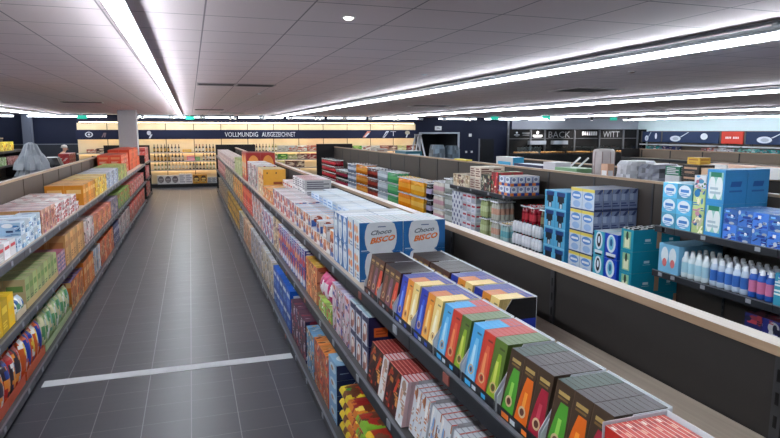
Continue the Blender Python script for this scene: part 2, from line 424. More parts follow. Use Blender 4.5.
gondola('long shelving run across the drinks aisle with household goods at right', 4.60, 4.66, 1.2, 20.0,
        [(.09, 1.2, 20, 0), (.68, 1.2, 4.38, 0), (1.09, 1.2, 4.38, 0), (1.08, 7.0, 8.98, 0)], [(.13, 1.2, 20, 0), (.7, 1.2, 20, 0), (1.2, 1.2, 20, 1)], lipl=4.0, lipr=5.24, tagged=-1, pm='panelhalflit')
gondola('low far shelving run behind the blue carton with empty beige shelves', 11.1, 11.16, 4.0, 12.9,
        [(.2, 4, 12.9, 1), (.8, 4, 12.9, 1), (1.28, 4, 12.9, 1)], [], lipl=10.55, cap=1.50, endh=1.5, pm='panelbeige')

# ------------------------------------------------------------------ back wall wine shelving
BX0, BX1 = -3.6, 8.5
t = empty('wine_shelving', (BX0, YB, 0), 'cream lit shelving wall at the end of the aisle with wine and snacks', 'shelving')
def wput(name, g, m, p=None):
    me = g.mesh(name, [m]); me.transform(Matrix.Translation((-BX0, -YB, 0))); return link(name, me, p or t)
nb = 13; bw = (BX1-BX0)/nb
for i in range(nb):
    a = BX0 + i*bw; b = a + bw
    wput('wall_panel', G().box(a+.012, b-.012, YB-.06, YB-.005, .12, 2.22), M['creampanel'])
    wput('panel_joint', G().box(b-.012, b+.012, YB-.055, YB-.005, .12, 2.22, (90, 78, 60)), M['matte'])
    for z in (.62, .92, 1.22):
        q = wput('shelf', G().box(a+.003, b-.003, YB-.40, YB-.062, z-.02, z, (190, 180, 160)), M['metal'])
        wput('price_rail', G().box(a+.003, b-.003, YB-.41, YB-.40, z-.04, z+.005, (170, 168, 165)), M['metal'], q)
        wput('shelf_light', G().box(a+.02, b-.02, YB-.10, YB-.07, z-.032, z-.021, (255, 240, 200)), M['led'], q)
wput('base_plinth', G().box(BX0, BX1, YB-.45, YB-.062, 0, .12, (26, 26, 28)), M['metal'])
wput('cornice', G().box(BX0, BX1, YB-.12, YB-.005, 2.22, 2.36, NAVY), M['matte'])
wput('cornice_light', G().box(BX0+.1, BX1-.1, YB-.15, YB-.125, 2.23, 2.25, (255, 240, 200)), M['led'])
hd = wput('sign_band', G().box(BX0, BX1, YB-.30, YB-.26, 1.67, 1.99, (30, 35, 62)), M['matte'])
wput('band_light', G().box(BX0+.1, BX1-.1, YB-.24, YB-.21, 1.70, 1.72, (255, 240, 200)), M['led'], hd)
FB = (0, 1, YB-.30, YB-.26, 0, 1)
def sign_text(s, x0, x1, z0, z1, col=(228, 230, 238), y=YB-.30, mat='card', parent=None, name='sign_lettering'):
    g = G(); g.art((0, 1, y, y+.02, 0, 1), 's', [('T', x0, z0, x1, z1, col, s)], e0=.004)
    return g.obj(name, M[mat], parent) if parent is None else wput(name, g, M[mat], parent)
for s, a, b in (('VOLLMUNDIG', 1.17, 2.33), ('AUSGEZEICHNET', 2.47, 3.68)):
    wput('lettering', G().art((0, 1, YB-.30, YB, 0, 1), 's', [('T', a, 1.745, b, 1.91, (232, 234, 242), s)], e0=.004), M['card'], hd)
W_ = (214, 218, 228)
wput('pictogram', G().art((-1.45, -1.15, YB-.30, YB, 1.70, 1.97), 's', [('e', .15, .4, .6, .95, W_), ('q', .3, .5, .55, .75, W_, 0, .5)]), M['card'], hd)
wput('pictogram', G().art((-3.35, -3.05, YB-.30, YB, 1.72, 1.95), 's', [('e', .1, .1, .9, .9, W_), ('e', .22, .22, .78, .78, (30, 35, 62)), ('e', .38, .35, .62, .65, W_)]), M['card'], hd)
wput('pictogram', G().art((-2.85, -2.65, YB-.30, YB, 1.74, 1.93), 's', [('q', .1, .3, .5, .7, (120, 100, 110), 0, .8), ('q', .5, .7, .6, .9, (120, 100, 110), 0, .8)]), M['card'], hd)
wput('pictogram', G().art((6.25, 6.6, YB-.30, YB, 1.70, 1.97), 's', [('q', .0, .35, .55, .95, (205, 130, 110), 0, .9), ('q', .2, .4, .6, .8, W_, .1, .6)]), M['card'], hd)
wput('pictogram', G().art((7.05, 7.35, YB-.30, YB, 1.70, 1.97), 's', [('q', .0, .3, .5, .9, W_, 0, .9), ('q', .1, .22, .55, .72, (30, 35, 62), .1, .7)]), M['card'], hd)
wput('pictogram', G().art((7.38, 7.6, YB-.30, YB, 1.74, 1.95), 's', [('r', 0, .85, 1, .93, W_), ('r', .45, .1, .55, .85, W_)]), M['card'], hd)
wput('pictogram', G().art((7.95, 8.2, YB-.30, YB, 1.70, 1.97), 's', [('e', .1, .4, .9, .95, (190, 180, 160)), ('q', .2, .4, .4, .6, W_, 0, .5)]), M['card'], hd)

# ------------------------------------------------------------------ bakery at back right
KB = YB - .6
BK = (14, 14, 16)
t2 = empty('bakery_counter', (12.2, KB, 0), 'black bakery wall unit with white lettering and bread shelves', 'bakery unit')
def bput(name, g, m, p=None):
    me = g.mesh(name, [m]); me.transform(Matrix.Translation((-12.2, -KB, 0))); return link(name, me, p or t2)
back = bput('back_board', G().box(12.3, 19.25, KB, KB+.05, 0, 2.02, BK), M['matte'])
for x in (12.33, 13.38, 14.05, 15.5, 16.75, 18.0, 18.75):
    bput('post', G().box(x-.03, x+.03, KB-.06, KB-.001, 0, 2.0 if x > 12.4 else 2.4, (96, 98, 104)), M['metal'])
bput('crossbar', G().box(12.3, 18.8, KB-.05, KB-.01, 1.62, 1.65, (92, 94, 98)), M['metal'])
LT = (205, 208, 214)
bput('lettering', G().art((0, 1, KB, KB, 0, 1), 's', [('T', 14.2, 1.67, 15.25, 1.93, (126, 128, 134), 'BACK')], e0=.07), M['card'], back)
bput('lettering', G().art((0, 1, KB, KB, 0, 1), 's', [('T', 16.9, 1.68, 17.75, 1.93, (120, 122, 128), 'WITT')], e0=.07), M['card'], back)
g = G()
g.art((12.55, 12.85, KB, KB, 1.72, 1.92), 's', [('e', .35, .6, .65, 1, LT), ('r', .1, .3, .9, .42, LT), ('r', .3, .05, .7, .18, (130, 132, 140))], e0=.07)
g.art((12.95, 13.3, KB, KB, 1.70, 1.92), 's', [('r', 0, .65, 1, .85, (110, 112, 118)), ('r', .05, .3, .95, .45, (90, 92, 98))], e0=.07)
g.art((13.45, 13.9, KB, KB, 1.68, 1.95), 's', [('e', .35, .5, .65, 1, (235, 235, 238)), ('r', 0, .12, 1, .42, (235, 235, 238)), ('r', .1, .0, .9, .06, LT)], e0=.07)
g.art((15.85, 16.55, KB, KB, 1.72, 1.95), 's', [('r', .15*k, .2, .15*k+.11, .9, (235, 235, 238)) for k in range(7)], e0=.07)
bput('menu_print', g, M['card'], back)
g = G()
for a, b in ((13.2, 13.95), (14.3, 15.0)): g.box(a, b, KB-.30, KB-.10, 1.40, 1.55, (96, 98, 100), s=(112, 114, 116))
bput('extractor_hood', g, M['silver'])
for k in range(5):
    a = 12.3 + k*1.25
    q = bput('bread_shelf', G().box(a+.05, a+1.15, KB-.7, KB-.2, 1.0, 1.04, (44, 42, 42)), M['metal'])
    g = G()
    for i in range(6):
        for j in range(3):
            g.lathe(a+.18+i*.17, KB-.62+j*.15, [(.01, 1.045, (168, 112, 62)), (.06, 1.06, (186, 126, 72)), (.055, 1.1, (214, 160, 104)), (.01, 1.12, (214, 160, 104))], 8)
    s_ = bput('bread_rolls', g, M['matte'], q); s_['kind'] = 'stuff'; s_.name = 'bread'
    bput('display_glass', G().box(a+.05, a+1.15, KB-.75, KB-.74, 1.04, 1.32, (40, 44, 46)), M['pane'], q)
bput('counter_body', G().box(12.3, 18.6, KB-.85, KB-.76, 0, 1.0, (26, 26, 28)), M['matte'])

# ------------------------------------------------------------------ right wall shelving
t3 = empty('perimeter_shelving', (XR, 14, 0), 'grey shelving along the pale right wall with navy and red header boards', 'shelving')
def rput(name, g, m, p=None):
    me = g.mesh(name, [m]); me.transform(Matrix.Translation((-XR, -14, 0))); return link(name, me, p or t3)
for a, b, red in ((20.7, 21.85, False), (17.72, 20.66, False), (16.66, 17.68, True), (13.6, 16.62, False), (12.2, 13.56, False)):
    rput('back_panel', G().box(XR-.05, XR-.005, a+.03, b-.03, .1, 1.95, (120, 110, 100)), M['matte'])
    hb = rput('header_board', G().box(XR-.42, XR-.38, a+.04, b-.04, 1.48, 1.93, (190, 62, 50) if red else (38, 52, 82)), M['matte'])
    F = (XR-.42, XR-.38, a+.04, b-.04, 1.48, 1.93)
    if red:
        rput('lettering', G().art(F, 'f', [('r', .2+.07*k, .42, .25+.07*k, .58, (235, 228, 225)) for k in range(9) if k != 4], e0=.004), M['card'], hb)
    else:
        rput('pan_picture', G().art(F, 'f', [('e', .15, .1, .35, .62, (200, 206, 216)), ('e', .2, .2, .31, .5, (160, 168, 180)), ('q', .33, .36, .48, .5, (200, 206, 216), .5, .95)], e0=.004), M['card'], hb)
        rput('pot_picture', G().art(F, 'f', [('e', .70, .3, .82, .85, (214, 218, 226))], e0=.004), M['card'], hb)
    rput('upright', G().box(XR-.05, XR-.005, b-.018, b+.028, 0, 1.95, (84, 80, 78)).box(XR-.43, XR-.38, b-.03, b+.03, 1.46, 1.95, (84, 80, 78)), M['metal'])
    for z in (.2, .62, 1.17, 1.40):
        q = rput('shelf', G().box(XR-.62 if z < 1.4 else XR-.55, XR-.06, a+.04, b-.04, z-.03, z, (200, 202, 206)), M['shelfwood'] if z < 1.1 else M['metal'])
        rput('price_rail', G().box((XR-.63 if z < 1.4 else XR-.56), (XR-.62 if z < 1.4 else XR-.55), a+.04, b-.04, z-.045, z+.01, (190, 192, 196)), M['metal'], q)
rput('base_plinth', G().box(XR-.6, XR-.06, 12.2, 21.8, 0, .16, (30, 30, 32)), M['metal'])

# spotlights that wash the bakery boards
for i, x in enumerate((13.6, 15.6, 17.4)):
    t = empty('spotlight', (x, KB-1.0, CEIL), 'small spotlight shining on the black bakery boards, %s from the left' % ORD[i], 'spotlight', 'bakery spotlights')
    G().lathe(0, 0, [(.05, -.12, (60, 60, 64)), (.05, -.02, (60, 60, 64)), (.02, -.02, (60, 60, 64)), (.02, 0, (60, 60, 64))], 12).obj('spot_body', M['plastic'], t)
    G().lathe(0, 0, [(.04, -.126, (255, 250, 240)), (.04, -.121, (255, 250, 240))], 12).obj('lens', M['spotglow'], t)
    ld = bpy.data.lights.new('spot_lamp', 'SPOT'); ld.energy = 130; ld.spot_size = math.radians(80); ld.spot_blend = .6; ld.shadow_soft_size = .04; ld.color = (1, .95, .88)
    lo = bpy.data.objects.new('spot_lamp', ld); C.objects.link(lo); lo.parent = t; lo.location = (0, .02, -.15); lo.rotation_euler = (math.radians(38), 0, 0)
# ------------------------------------------------------------------ goods
WH = (226, 226, 228)
def rnd_art(rr, pal, n, small=True):
    it = []
    n = int(n*1.5)
    for k in range(n):
        u = rr.uniform(-.1, .8); u = max(0, u); v = max(0, rr.uniform(-.1, .85)); w_ = rr.uniform(.15, .65); h_ = rr.uniform(.08, .4)
        c = rr.choice(pal); f_ = rr.uniform(.7, 1.15); c = tuple(min(250, int(q*f_)) for q in c); ty = rr.random()
        if ty < .35: it.append(('e', u, v, min(1, u+w_), min(1, v+h_), c))
        elif ty < .55: it.append(('r', u, v, min(1, u+w_), min(1, v+h_*.5), c))
        elif ty < .75: it.append(('q', u, min(1, u+w_*.4), min(1, u+.3), min(1, u+w_*.4+.3), c, v, min(1, v+h_)))
        else: it.append(('l', u, v, min(1, u+w_), min(1, v+h_*.6), c, 2))
    return it

def pack(dx, dy, dz, base, pal=None, style='busy', top=None, seed=0, mat='card', side=None, name='pack', n=8):
    """a carton; aisle face at -x, camera face at -y, origin at the middle of its base"""
    rr = random.Random(seed * 13 + 5)
    pal = pal or [WH]
    f0 = (1.0, .86, 1.1)[seed % 3]; base = tuple(min(248, int(q*f0)) for q in base)
    top = tuple(min(250, int(q*(1.0, .9, 1.06)[seed % 3])) for q in top) if top else top
    top = top or base; side = side or base
    B = (-dx/2, dx/2, -dy/2, dy/2, 0, dz)
    g = G().box(*B, base, t=top, s=side, n=side)
    if style == 'busy':
        g.art(B, 'f', rnd_art(rr, pal, n)); g.art(B, 'b', rnd_art(rr, pal, 4))
        for sd in 's', 'n': g.art(B, sd, rnd_art(rr, pal, n-2))
        g.art(B, 't', rnd_art(rr, pal, 3))
    elif style == 'title':
        for sd in 'f', 'b', 's', 'n':
            g.art(B, sd, [('r', .12, .58, .88, .78, pal[0]), ('l', .15, .12, .75, .36, pal[-1], 3)])
        g.art(B, 't', [('r', .2, .4, .8, .6, pal[0])])
    elif style == 'oval':
        for sd in 'f', 'b', 's', 'n':
            g.art(B, sd, [('e', .08, .12, .92, .92, pal[0]), ('r', .22, .45, .78, .64, pal[1 % len(pal)]), ('l', .2, .18, .8, .4, pal[-1], 2)])
    elif style == 'curve':
        g.art(B, 'f', [('e', .1, .02, .9, 1.0, pal[0]), ('e', .3, .1, .8, .5, pal[1 % len(pal)]), ('r', .25, .7, .75, .8, pal[-1])])
        for sd in 's', 'n': g.art(B, sd, [('e', .15, .0, .95, 1.0, pal[0]), ('l', .3, .2, .8, .5, pal[-1], 3)])
        g.art(B, 't', [('r', .05, .1, .95, .9, top)])
    elif style == 'lines':
        for sd in 'f', 'b', 's', 'n': g.art(B, sd, [('l', .08, .1, .92, .9, pal[0], 4)])
        g.art(B, 't', [('l', .04, .05, .96, .95, pal[-1], 4)])
    elif style == 'blocks':
        for sd in 'f', 'b', 's', 'n':
            a_, b_, c_ = [pal[(seed+q) % len(pal)] for q in range(3)]
            g.art(B, sd, [('r', .04, .04, .36, .6, a_), ('r', .66, .3, .97, .97, b_), ('e', .2, .35, .8, .95, c_), ('e', .35, .08, .95, .45, a_), ('l', .1, .7, .5, .95, b_, 2)])
        g.art(B, 't', [('r', .1, .15, .9, .3, pal[0]), ('r', .1, .7, .9, .8, pal[1 % len(pal)])])
    elif style == 'plain':
        pass
    elif style == 'edge':       # thin pack standing in a tray: a light line along its top edge
        g.art(B, 't', [('r', .0, .0, .28, 1.0, pal[0])]); g.art(B, 'f', rnd_art(rr, pal, 6)); g.art(B, 's', [('r', .0, .0, .3, 1, pal[0])])
    return g.mesh(name, [M[mat]])

def pouch(dx, dy, dz, base, pal, seed=0, name='pouch', mat='film', flat=False):
    """pillow bag: upright (seams top and bottom) or lying flat"""
    rr = random.Random(seed * 7 + 3); nu, nv = (20, 18) if flat else (10, 10)
    cells = {}
    blobs = [(rr.uniform(.15, .85), rr.uniform(.15, .85), rr.uniform(.1, .3), rr.uniform(.1, .25), rr.choice(pal)) for _ in range(11)]
    def colr(u, v):
        c = base
        for bu, bv, ru, rv, cc in blobs:
            if ((u-bu)/ru)**2 + ((v-bv)/rv)**2 < 1: c = cc
        return c
    def P(u, v, s_):
        ex = .13 if flat else .4
        b = (max(0, math.sin(PI*v))**ex) * (math.sin(PI*max(.02, min(.98, u)))**ex)
        if flat: return (-dx/2 + dx*v, -dy/2 + dy*u, dz/2 + s_*dz/2*max(b, .05))
        return (s_*dx/2*max(b, .05), -dy/2 + dy*u*1.0, dz*v)
    g = G()
    for s_ in (-1, 1):
        for i in range(nu):
            for j in range(nv):
                u0, u1, v0, v1 = i/nu, (i+1)/nu, j/nv, (j+1)/nv
                q = [P(u0, v0, s_), P(u1, v0, s_), P(u1, v1, s_), P(u0, v1, s_)]
                if (s_ > 0) == (not flat) : pass
                if flat:
                    if s_ > 0: q = q[::-1]
                elif s_ < 0: q = q[::-1]
                g.face(q, colr(u0, v0), 0, True)
    for v0, v1 in ((0, .0), ):
        pass
    # close the thin rim
    ring = [(u/nu, 0) for u in range(nu)] + [(1, v/nv) for v in range(nv)] + [(1-u/nu, 1) for u in range(nu)] + [(0, 1-v/nv) for v in range(nv)]
    for k in range(len(ring)):
        a, b = ring[k], ring[(k+1) % len(ring)]
        g.face([P(*a, -1), P(*b, -1), P(*b, 1), P(*a, 1)], base)
    return g.mesh(name, [M[mat]])

def place(me, name, x, y, z, label, cat, group=None, rz=0):
    o = link(name, me, None, (x, y, z), rz); tag(o, label, cat, group); return o

def block(side, name, label, cat, mesh, front, z, y0, y1, ny, dx, nx, dz, nz, tray=None, trayh=.035, group=None, shell=True, gap=.003, ntray=1, miss=.14):
    """rows of one product on a shelf. side -1: aisle at -x, side +1: aisle at +x. mesh(dx, dy, dz, i) or a mesh"""
    if side < 0 and z < 1 and front < 1 and y0 > 5.9: nx = 1      # the rear row is out of sight under the shelf above
    if side > 0 and z < 1 and y0 > 8: nx = min(nx, 2)
    w_ = (y1 - y0) / ny
    tz = z + .001
    if tray:
        per = (y1-y0)/ntray
        tm = G(); L_ = per - .004; D_ = dx*nx + .009; tw = .0015
        tm.box(-D_/2, D_/2, -L_/2, L_/2, 0, .002, tray)
        tm.box(-D_/2, -D_/2+tw, -L_/2, L_/2, 0, trayh, tray).box(D_/2-tw, D_/2, -L_/2, L_/2, 0, trayh*1.5, tray)
        tm.box(-D_/2+tw, D_/2-tw, -L_/2, -L_/2+tw, 0, trayh*1.4, tray).box(-D_/2+tw, D_/2-tw, L_/2-tw, L_/2, 0, trayh*1.4, tray)
        tm = tm.mesh('display_tray', [M['card']])
        for k in range(ntray):
            place(tm, 'display_tray', front - side*D_/2, y0 + per*(k+.5), tz, '%s low tray under the ' % ORD[k] + ' '.join(label.split()[:10]), 'tray', ('trays under the ' + label) if ntray > 1 else None)
        tz += .0025; front = front - side*.003
    ms = {}
    grp = group or (label + ' row')
    for i in range(ny):
        for k in range(nz):
            for j in range(nx):
                # leave out cells that nothing shows: inside the block
                if shell and 0 < i < ny-1 and 0 < j < nx-1 and k < nz-1: 
                    if nz > 1 and k < nz-1: pass
                v = (i*7 + j*3 + k*5) % 3
                if nz > 1 and k == nz-1 and ny > 4 and j < nx-1 and R.random() < miss: continue
                if callable(mesh):
                    wm_ = w_*(1-.011*ntray/(y1-y0)) if tray else w_
                    if v not in ms: ms[v] = mesh(dx-gap, wm_-gap*1.5, dz-gap*.5, v)
                    me = ms[v]
                else: me = mesh
                yy = y0 + w_*(i+.5)
                if tray: per = (y1-y0)/ntray; kk = int((yy-y0)/per); cy = y0+per*(kk+.5); yy = cy + (yy-cy)*(per-.011)/per
                suf = []
                if nz > 1: suf.append('top' if k == nz-1 else 'lowest' if k == 0 else 'layer ' + ('two', 'three', 'four', 'five', 'six')[k-1])
                if nx > 1: suf.append('front' if j == 0 else 'rear' if j == nx-1 else ORD[j] + '-row')
                if ny > 1: suf.append(ORD[i] + ' along')
                lb = label + (', ' + ' '.join(suf) if suf else '')
                multi = ny*nx*nz > 1
                place(me, name, front - side*(dx*(j+.5)) , yy + R.uniform(-.0004, .0004), tz + k*dz, lb, cat, grp if multi else None, (PI if side > 0 else 0) + R.uniform(-.006, .006))

def mk(base, pal=None, style='busy', top=None, side=None, seed=0, mat='card', n=8):
    return lambda dx, dy, dz, v: pack(dx, dy, dz, base, pal, style, top, seed*3+v, mat, side, 'pack', n)
def mkp(base, pal, seed=0, flat=False):
    return lambda dx, dy, dz, v: pouch(dx, dy, dz, base, pal, seed*3+v, flat=flat)

# ================= run A, top shelf: chocolate trays
ZT = 1.186
def swash(c, fn, v1, v0=0.0, n=7):
    out = []
    for k in range(n):
        a, b = v0+(v1-v0)*k/n, v0+(v1-v0)*(k+1)/n
        (l0, r0), (l1, r1) = fn(a), fn(b); out.append(('p', 0, 0, 0, 0, c, [(l0, a), (r0, a), (r1, b), (l1, b)]))
    return out
def choc_mesh(kind, dx, dy, dz, topc):
    B = (-dx/2, dx/2, -dy/2, dy/2, 0, dz)
    base, sw, hi = kind
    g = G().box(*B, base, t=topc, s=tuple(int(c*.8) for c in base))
    brown = base[0] < 90 and base[1] < 70 and base[2] < 60
    it = []
    if brown:
        it += swash(sw, lambda v: (.06+.36*(v/.76)**2, .97-.1*(v/.76)**3), .76) + swash(hi, lambda v: (.34+.22*v, .6+.12*v), .56, .3)
        it += [('r', .2, .84, .85, .89, (176, 146, 84)), ('l', .2, .78, .8, .83, (120, 92, 50), 1)]
        it += [('r', .0, .0, .05, 1, (86, 66, 48)), ('e', .26, .2, .76, .36, (200, 170, 130)), ('e', .36, .23, .66, .33, (90, 50, 40))]
    else:
        it += swash(sw, lambda v: (.05+.4*(v/.8)**1.5, .95-.25*(v/.8)), .8) + swash(hi, lambda v: (.3+.1*v, .6-.05*v), .68, .2)
        it += [('r', .45, .87, .85, .9, tuple(int(c*.6) for c in base)), ('e', .22, .2, .74, .36, (206, 170, 120)), ('e', .3, .225, .66, .335, base), ('e', .4, .24, .58, .32, (110, 60, 40))]
    g.art(B, 'f', it, e0=.00012)
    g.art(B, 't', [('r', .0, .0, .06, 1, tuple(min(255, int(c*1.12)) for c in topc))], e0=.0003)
    g.v = [(x+z*.19, y, z) for x, y, z in g.v]
    return g.mesh('chocolate_pack', [M['card']])
BROWN = (66, 48, 34)
KIND = {
 'green':   ((60, 120, 52), (104, 190, 60), (170, 220, 110)),
 'bgreen':  (BROWN, (74, 150, 44), (140, 196, 80)),
 'borange': (BROWN, (220, 100, 20), (240, 150, 50)),
 'bcrimson':(BROWN, (160, 28, 52), (196, 64, 84)),
 'sky':     ((66, 158, 214), (120, 190, 230), (180, 220, 240)),
 'red':     ((196, 54, 38), (214, 90, 60), (230, 140, 90)),
 'olive':   ((84, 108, 40), (140, 170, 40), (200, 206, 90)),
 'blue':    ((28, 50, 160), (50, 90, 210), (120, 160, 235)),
 'orange':  ((224, 138, 42), (244, 180, 80), (250, 214, 150)),
 'cream':   ((236, 204, 128), (244, 224, 170), (250, 240, 214)),
 'dark1':   ((70, 46, 38), (126, 70, 56), (160, 110, 90)),
 'dark2':   ((78, 54, 44), (120, 80, 96), (160, 130, 140)),
 'dark3':   ((80, 44, 34), (200, 60, 40), (226, 110, 80)),
}
_cm = {}
def cm(kind, topc, dx, dy, dz):
    k = (kind, topc, round(dy, 3), round(dx, 4), round(dz, 3))
    if k not in _cm: _cm[k] = choc_mesh(KIND[kind], dx, dy, dz, topc)
    return _cm[k]
def choc_tray(x0, y0, y1, rows, where, outer=(196, 199, 206), depth=.14, n=8, h=.183, blocks=((60, 160, 220),), inner=(206, 210, 216)):
    """rows from far to near: (kind, words, [top colours front..back], how many)"""
    T = .002; top = .1855
    LEAN = .19
    bx0, bx1, by0, by1 = x0, x0+depth+.044, y0+.003, y1-.003
    ox, oy = (bx0+bx1)/2, (by0+by1)/2
    t = empty('display_tray', (ox, oy, ZT), 'open display tray of chocolate packs, the %s' % where, 'display tray')
    def tp(name, g): me = g.mesh(name, [M['card']]); me.transform(Matrix.Translation((-ox, -oy, 0))); return link(name, me, t)
    BL = (24, 24, 30)
    tp('base', G().box(bx0, bx1, by0, by1, 0.0005, T, BL))
    tp('back_wall', G().box(bx1-T, bx1, by0, by1, T, top+.003, inner, b=BL, t=(222, 226, 232)).box(bx1-.006, bx1-T, by0+T, by1-T, top-.004, top, inner))
    for a in (by0, by1-T):
        g = G(); pts = [(bx0, T), (bx1-T, T), (bx1-T, top), (bx0+.085, top), (bx0+.03, .10), (bx0, .055)]
        g.face([(p, a, z) for p, z in pts], outer if a == by0 else inner); g.face([(p, a+T, z) for p, z in reversed(pts)], inner if a == by0 else BL)
        for i in range(len(pts)):
            p, q = pts[i], pts[(i+1) % len(pts)]
            g.face([(p[0], a, p[1]), (p[0], a+T, p[1]), (q[0], a+T, q[1]), (q[0], a, q[1])], (222, 226, 232))
        if a == by0 and outer[0] < 50: g.face([(bx0+.07, a-.0005, .01), (bx1-.002, a-.0005, .01), (bx1-.002, a-.0005, .11), (bx0+.05, a-.0005, .11)], (30, 54, 170))
        tp('side_wall', g)
    F = (bx0, bx0+T, by0, by1, T, .034)
    tp('front_lip', G().box(*F, BL).art(F, 'f', [('r', .12, .25, .3, .75, blocks[0]), ('r', .34, .3, .46, .7, (200, 206, 214)), ('r', .62, .3, .74, .7, blocks[-1])]))
    w_ = (by1-by0-2*T-.001)/len(rows)
    d = (depth - .004)/n
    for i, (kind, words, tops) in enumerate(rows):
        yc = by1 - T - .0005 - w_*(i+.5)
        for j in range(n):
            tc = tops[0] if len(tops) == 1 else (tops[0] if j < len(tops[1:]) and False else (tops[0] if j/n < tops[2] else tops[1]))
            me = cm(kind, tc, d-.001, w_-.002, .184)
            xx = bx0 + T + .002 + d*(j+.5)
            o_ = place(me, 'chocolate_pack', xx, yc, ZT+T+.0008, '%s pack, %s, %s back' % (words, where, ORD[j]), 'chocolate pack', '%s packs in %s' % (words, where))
GT, PL = (34, 58, 50), (56, 45, 50)
dk = (27, 24, 27)
X0 = .757
moser = [('bgreen', 'bright green swirled', [GT]), ('borange', 'orange swirled brown', [PL]), ('bcrimson', 'crimson swirled brown', [PL])]
choc_tray(X0, .945, 1.158, moser, 'brown tray beside red packs', blocks=((236, 120, 40),), )
choc_tray(X0, 1.16, 1.372, moser, 'second brown tray from front', blocks=((236, 120, 40),))
SK, RD, OL = (46, 158, 214), (186, 62, 56), (104, 124, 84)
sky = [('sky', 'sky blue', (SK, RD, .62)), ('red', 'bright red', (RD,)), ('olive', 'olive green', (OL,))]
choc_tray(X0, 1.38, 1.60, sky, 'sky tray next to brown packs', blocks=((60, 170, 230),))
choc_tray(X0, 1.603, 1.82, sky, 'sky tray next to cream packs', blocks=((60, 170, 230),))
BU, ORA, CR = (50, 56, 140), (206, 116, 52), (236, 208, 136)
blu = [('blue', 'royal blue', (BU,)), ('orange', 'orange', (ORA, BU, .5)), ('cream', 'cream yellow', (CR, BU, .75))]
choc_tray(X0, 1.825, 2.037, blu, 'blue tray next to sky packs', blocks=((50, 80, 190),))
choc_tray(X0, 2.04, 2.25, blu, 'blue tray next to dark packs', blocks=((50, 80, 190),))
drk = [('dark1', 'dark brown', (dk,)), ('dark2', 'dusky brown', (dk,)), ('dark3', 'red and brown', (dk,))]
choc_tray(X0, 2.26, 2.475, drk, 'nearer front dark tray', blocks=((120, 60, 50),))
choc_tray(X0, 2.478, 2.69, drk, 'dark tray touching biscuit cartons', blocks=((120, 60, 50),))
X1 = .952
choc_tray(X1, 1.785, 1.99, blu, 'nearest tray of rear row', outer=(22, 22, 27), blocks=((50, 80, 190),))
choc_tray(X1, 1.993, 2.205, blu, 'second tray of rear row', blocks=((50, 80, 190),))
choc_tray(X1, 2.21, 2.43, drk, 'third tray of rear row', blocks=((120, 60, 50),))
choc_tray(X1, 2.433, 2.65, drk, 'farthest tray of rear row', blocks=((120, 60, 50),))
# red and white thin packs at the very front
for q, (a, b) in enumerate(((.73, .94), (.515, .727), (.30, .512))):
    wl = ('beside the green packs', 'at the bottom edge of the view', 'behind the frame edge')[q]
    t = place(G().box(-.08, .08, -(b-a)/2+.002, (b-a)/2-.002, 0, .002, (230, 230, 234)).box(.0785, .08, -(b-a)/2+.002, (b-a)/2-.002, .002, .19, (224, 228, 234)).box(-.08, .0785, -(b-a)/2+.002, -(b-a)/2+.0035, .002, .189, (216, 212, 220)).box(-.08, .0785, (b-a)/2-.0035, (b-a)/2-.002, .002, .189, (216, 212, 220)).box(-.08, -.0785, -(b-a)/2+.0035, (b-a)/2-.0035, .002, .05, (200, 40, 40)).mesh('display_tray', [M['card']]),
              'display_tray', X0+.08, (a+b)/2, ZT, 'white display tray of thin red packs %s' % wl, 'display tray')
    me = []
    for v in range(3):
        dx, dy, dz = .0112, b-a-.012, .18
        B = (-dx/2, dx/2, -dy/2, dy/2, 0, dz); rr = random.Random(v+70)
        g = G().box(*B, (196, 44, 36), t=(206, 62, 52)).art(B, 't', [('r', 0, 0, .18, 1, (238, 196, 186))] + [('r', .3, u, .85, u+rr.uniform(.04, .12), rr.choice([(240, 214, 206), (228, 150, 130), (170, 30, 30)])) for u in [rr.uniform(0, .88) for _ in range(5)]])
        g.art(B, 'f', rnd_art(rr, [(240, 220, 210), (230, 120, 60), (150, 24, 24), (250, 180, 120)], 9), e0=.0001)
        me.append(g.mesh('chocolate_pack', [M['card']]))
    for j in range(12):
        place(me[j % 3], 'chocolate_pack', X0+.0085+.0122*j+.0005, (a+b)/2, ZT+.003, 'thin red white pack, tray %s, %s back' % (wl, ORD[j]), 'chocolate pack', 'thin red packs in the tray ' + wl)

# big blue and white biscuit cartons
def choco_carton(dx, dy, dz):
    B = (-dx/2, dx/2, -dy/2, dy/2, 0, dz)
    BLU = (36, 104, 168)
    g = G().box(*B, (214, 220, 226), s=BLU, n=BLU, t=(206, 214, 222))
    for sd in 's', 'n':
        g.art(B, sd, [('e', .12, -.3, .86, 1.3, (218, 222, 228)), ('r', .42, .83, .6, .86, (50, 80, 130)),
                      ('T', .26, .56, .74, .72, (110, 116, 128), '*Choco', .06),
                      ('T', .24, .27, .82, .47, (170, 80, 40), '*BISCO', .1), ('T', .25, .28, .815, .47, (238, 122, 50), '*BISCO', .1), ('r', .04, .04, .18, .07, (200, 215, 230))], e0=.0006)
    g.art(B, 'f', [('r', .0, .0, .16, 1, BLU), ('e', .2, .62, .45, .9, (226, 130, 66)), ('e', .5, .6, .78, .88, (214, 150, 96)), ('e', .3, .3, .52, .55, (170, 96, 70)), ('e', .55, .3, .9, .56, (226, 130, 66)), ('e', .25, .05, .5, .26, (200, 160, 130)), ('l', .55, .05, .95, .25, (120, 140, 170), 2)])
    g.art(B, 't', [('r', .1*k, 0, .1*k+.05, 1, (180+8*(k%4), 196, 200)) for k in range(10)])
    return g.mesh('biscuit_carton', [M['card']])
cc = choco_carton(.232, .125, .152)
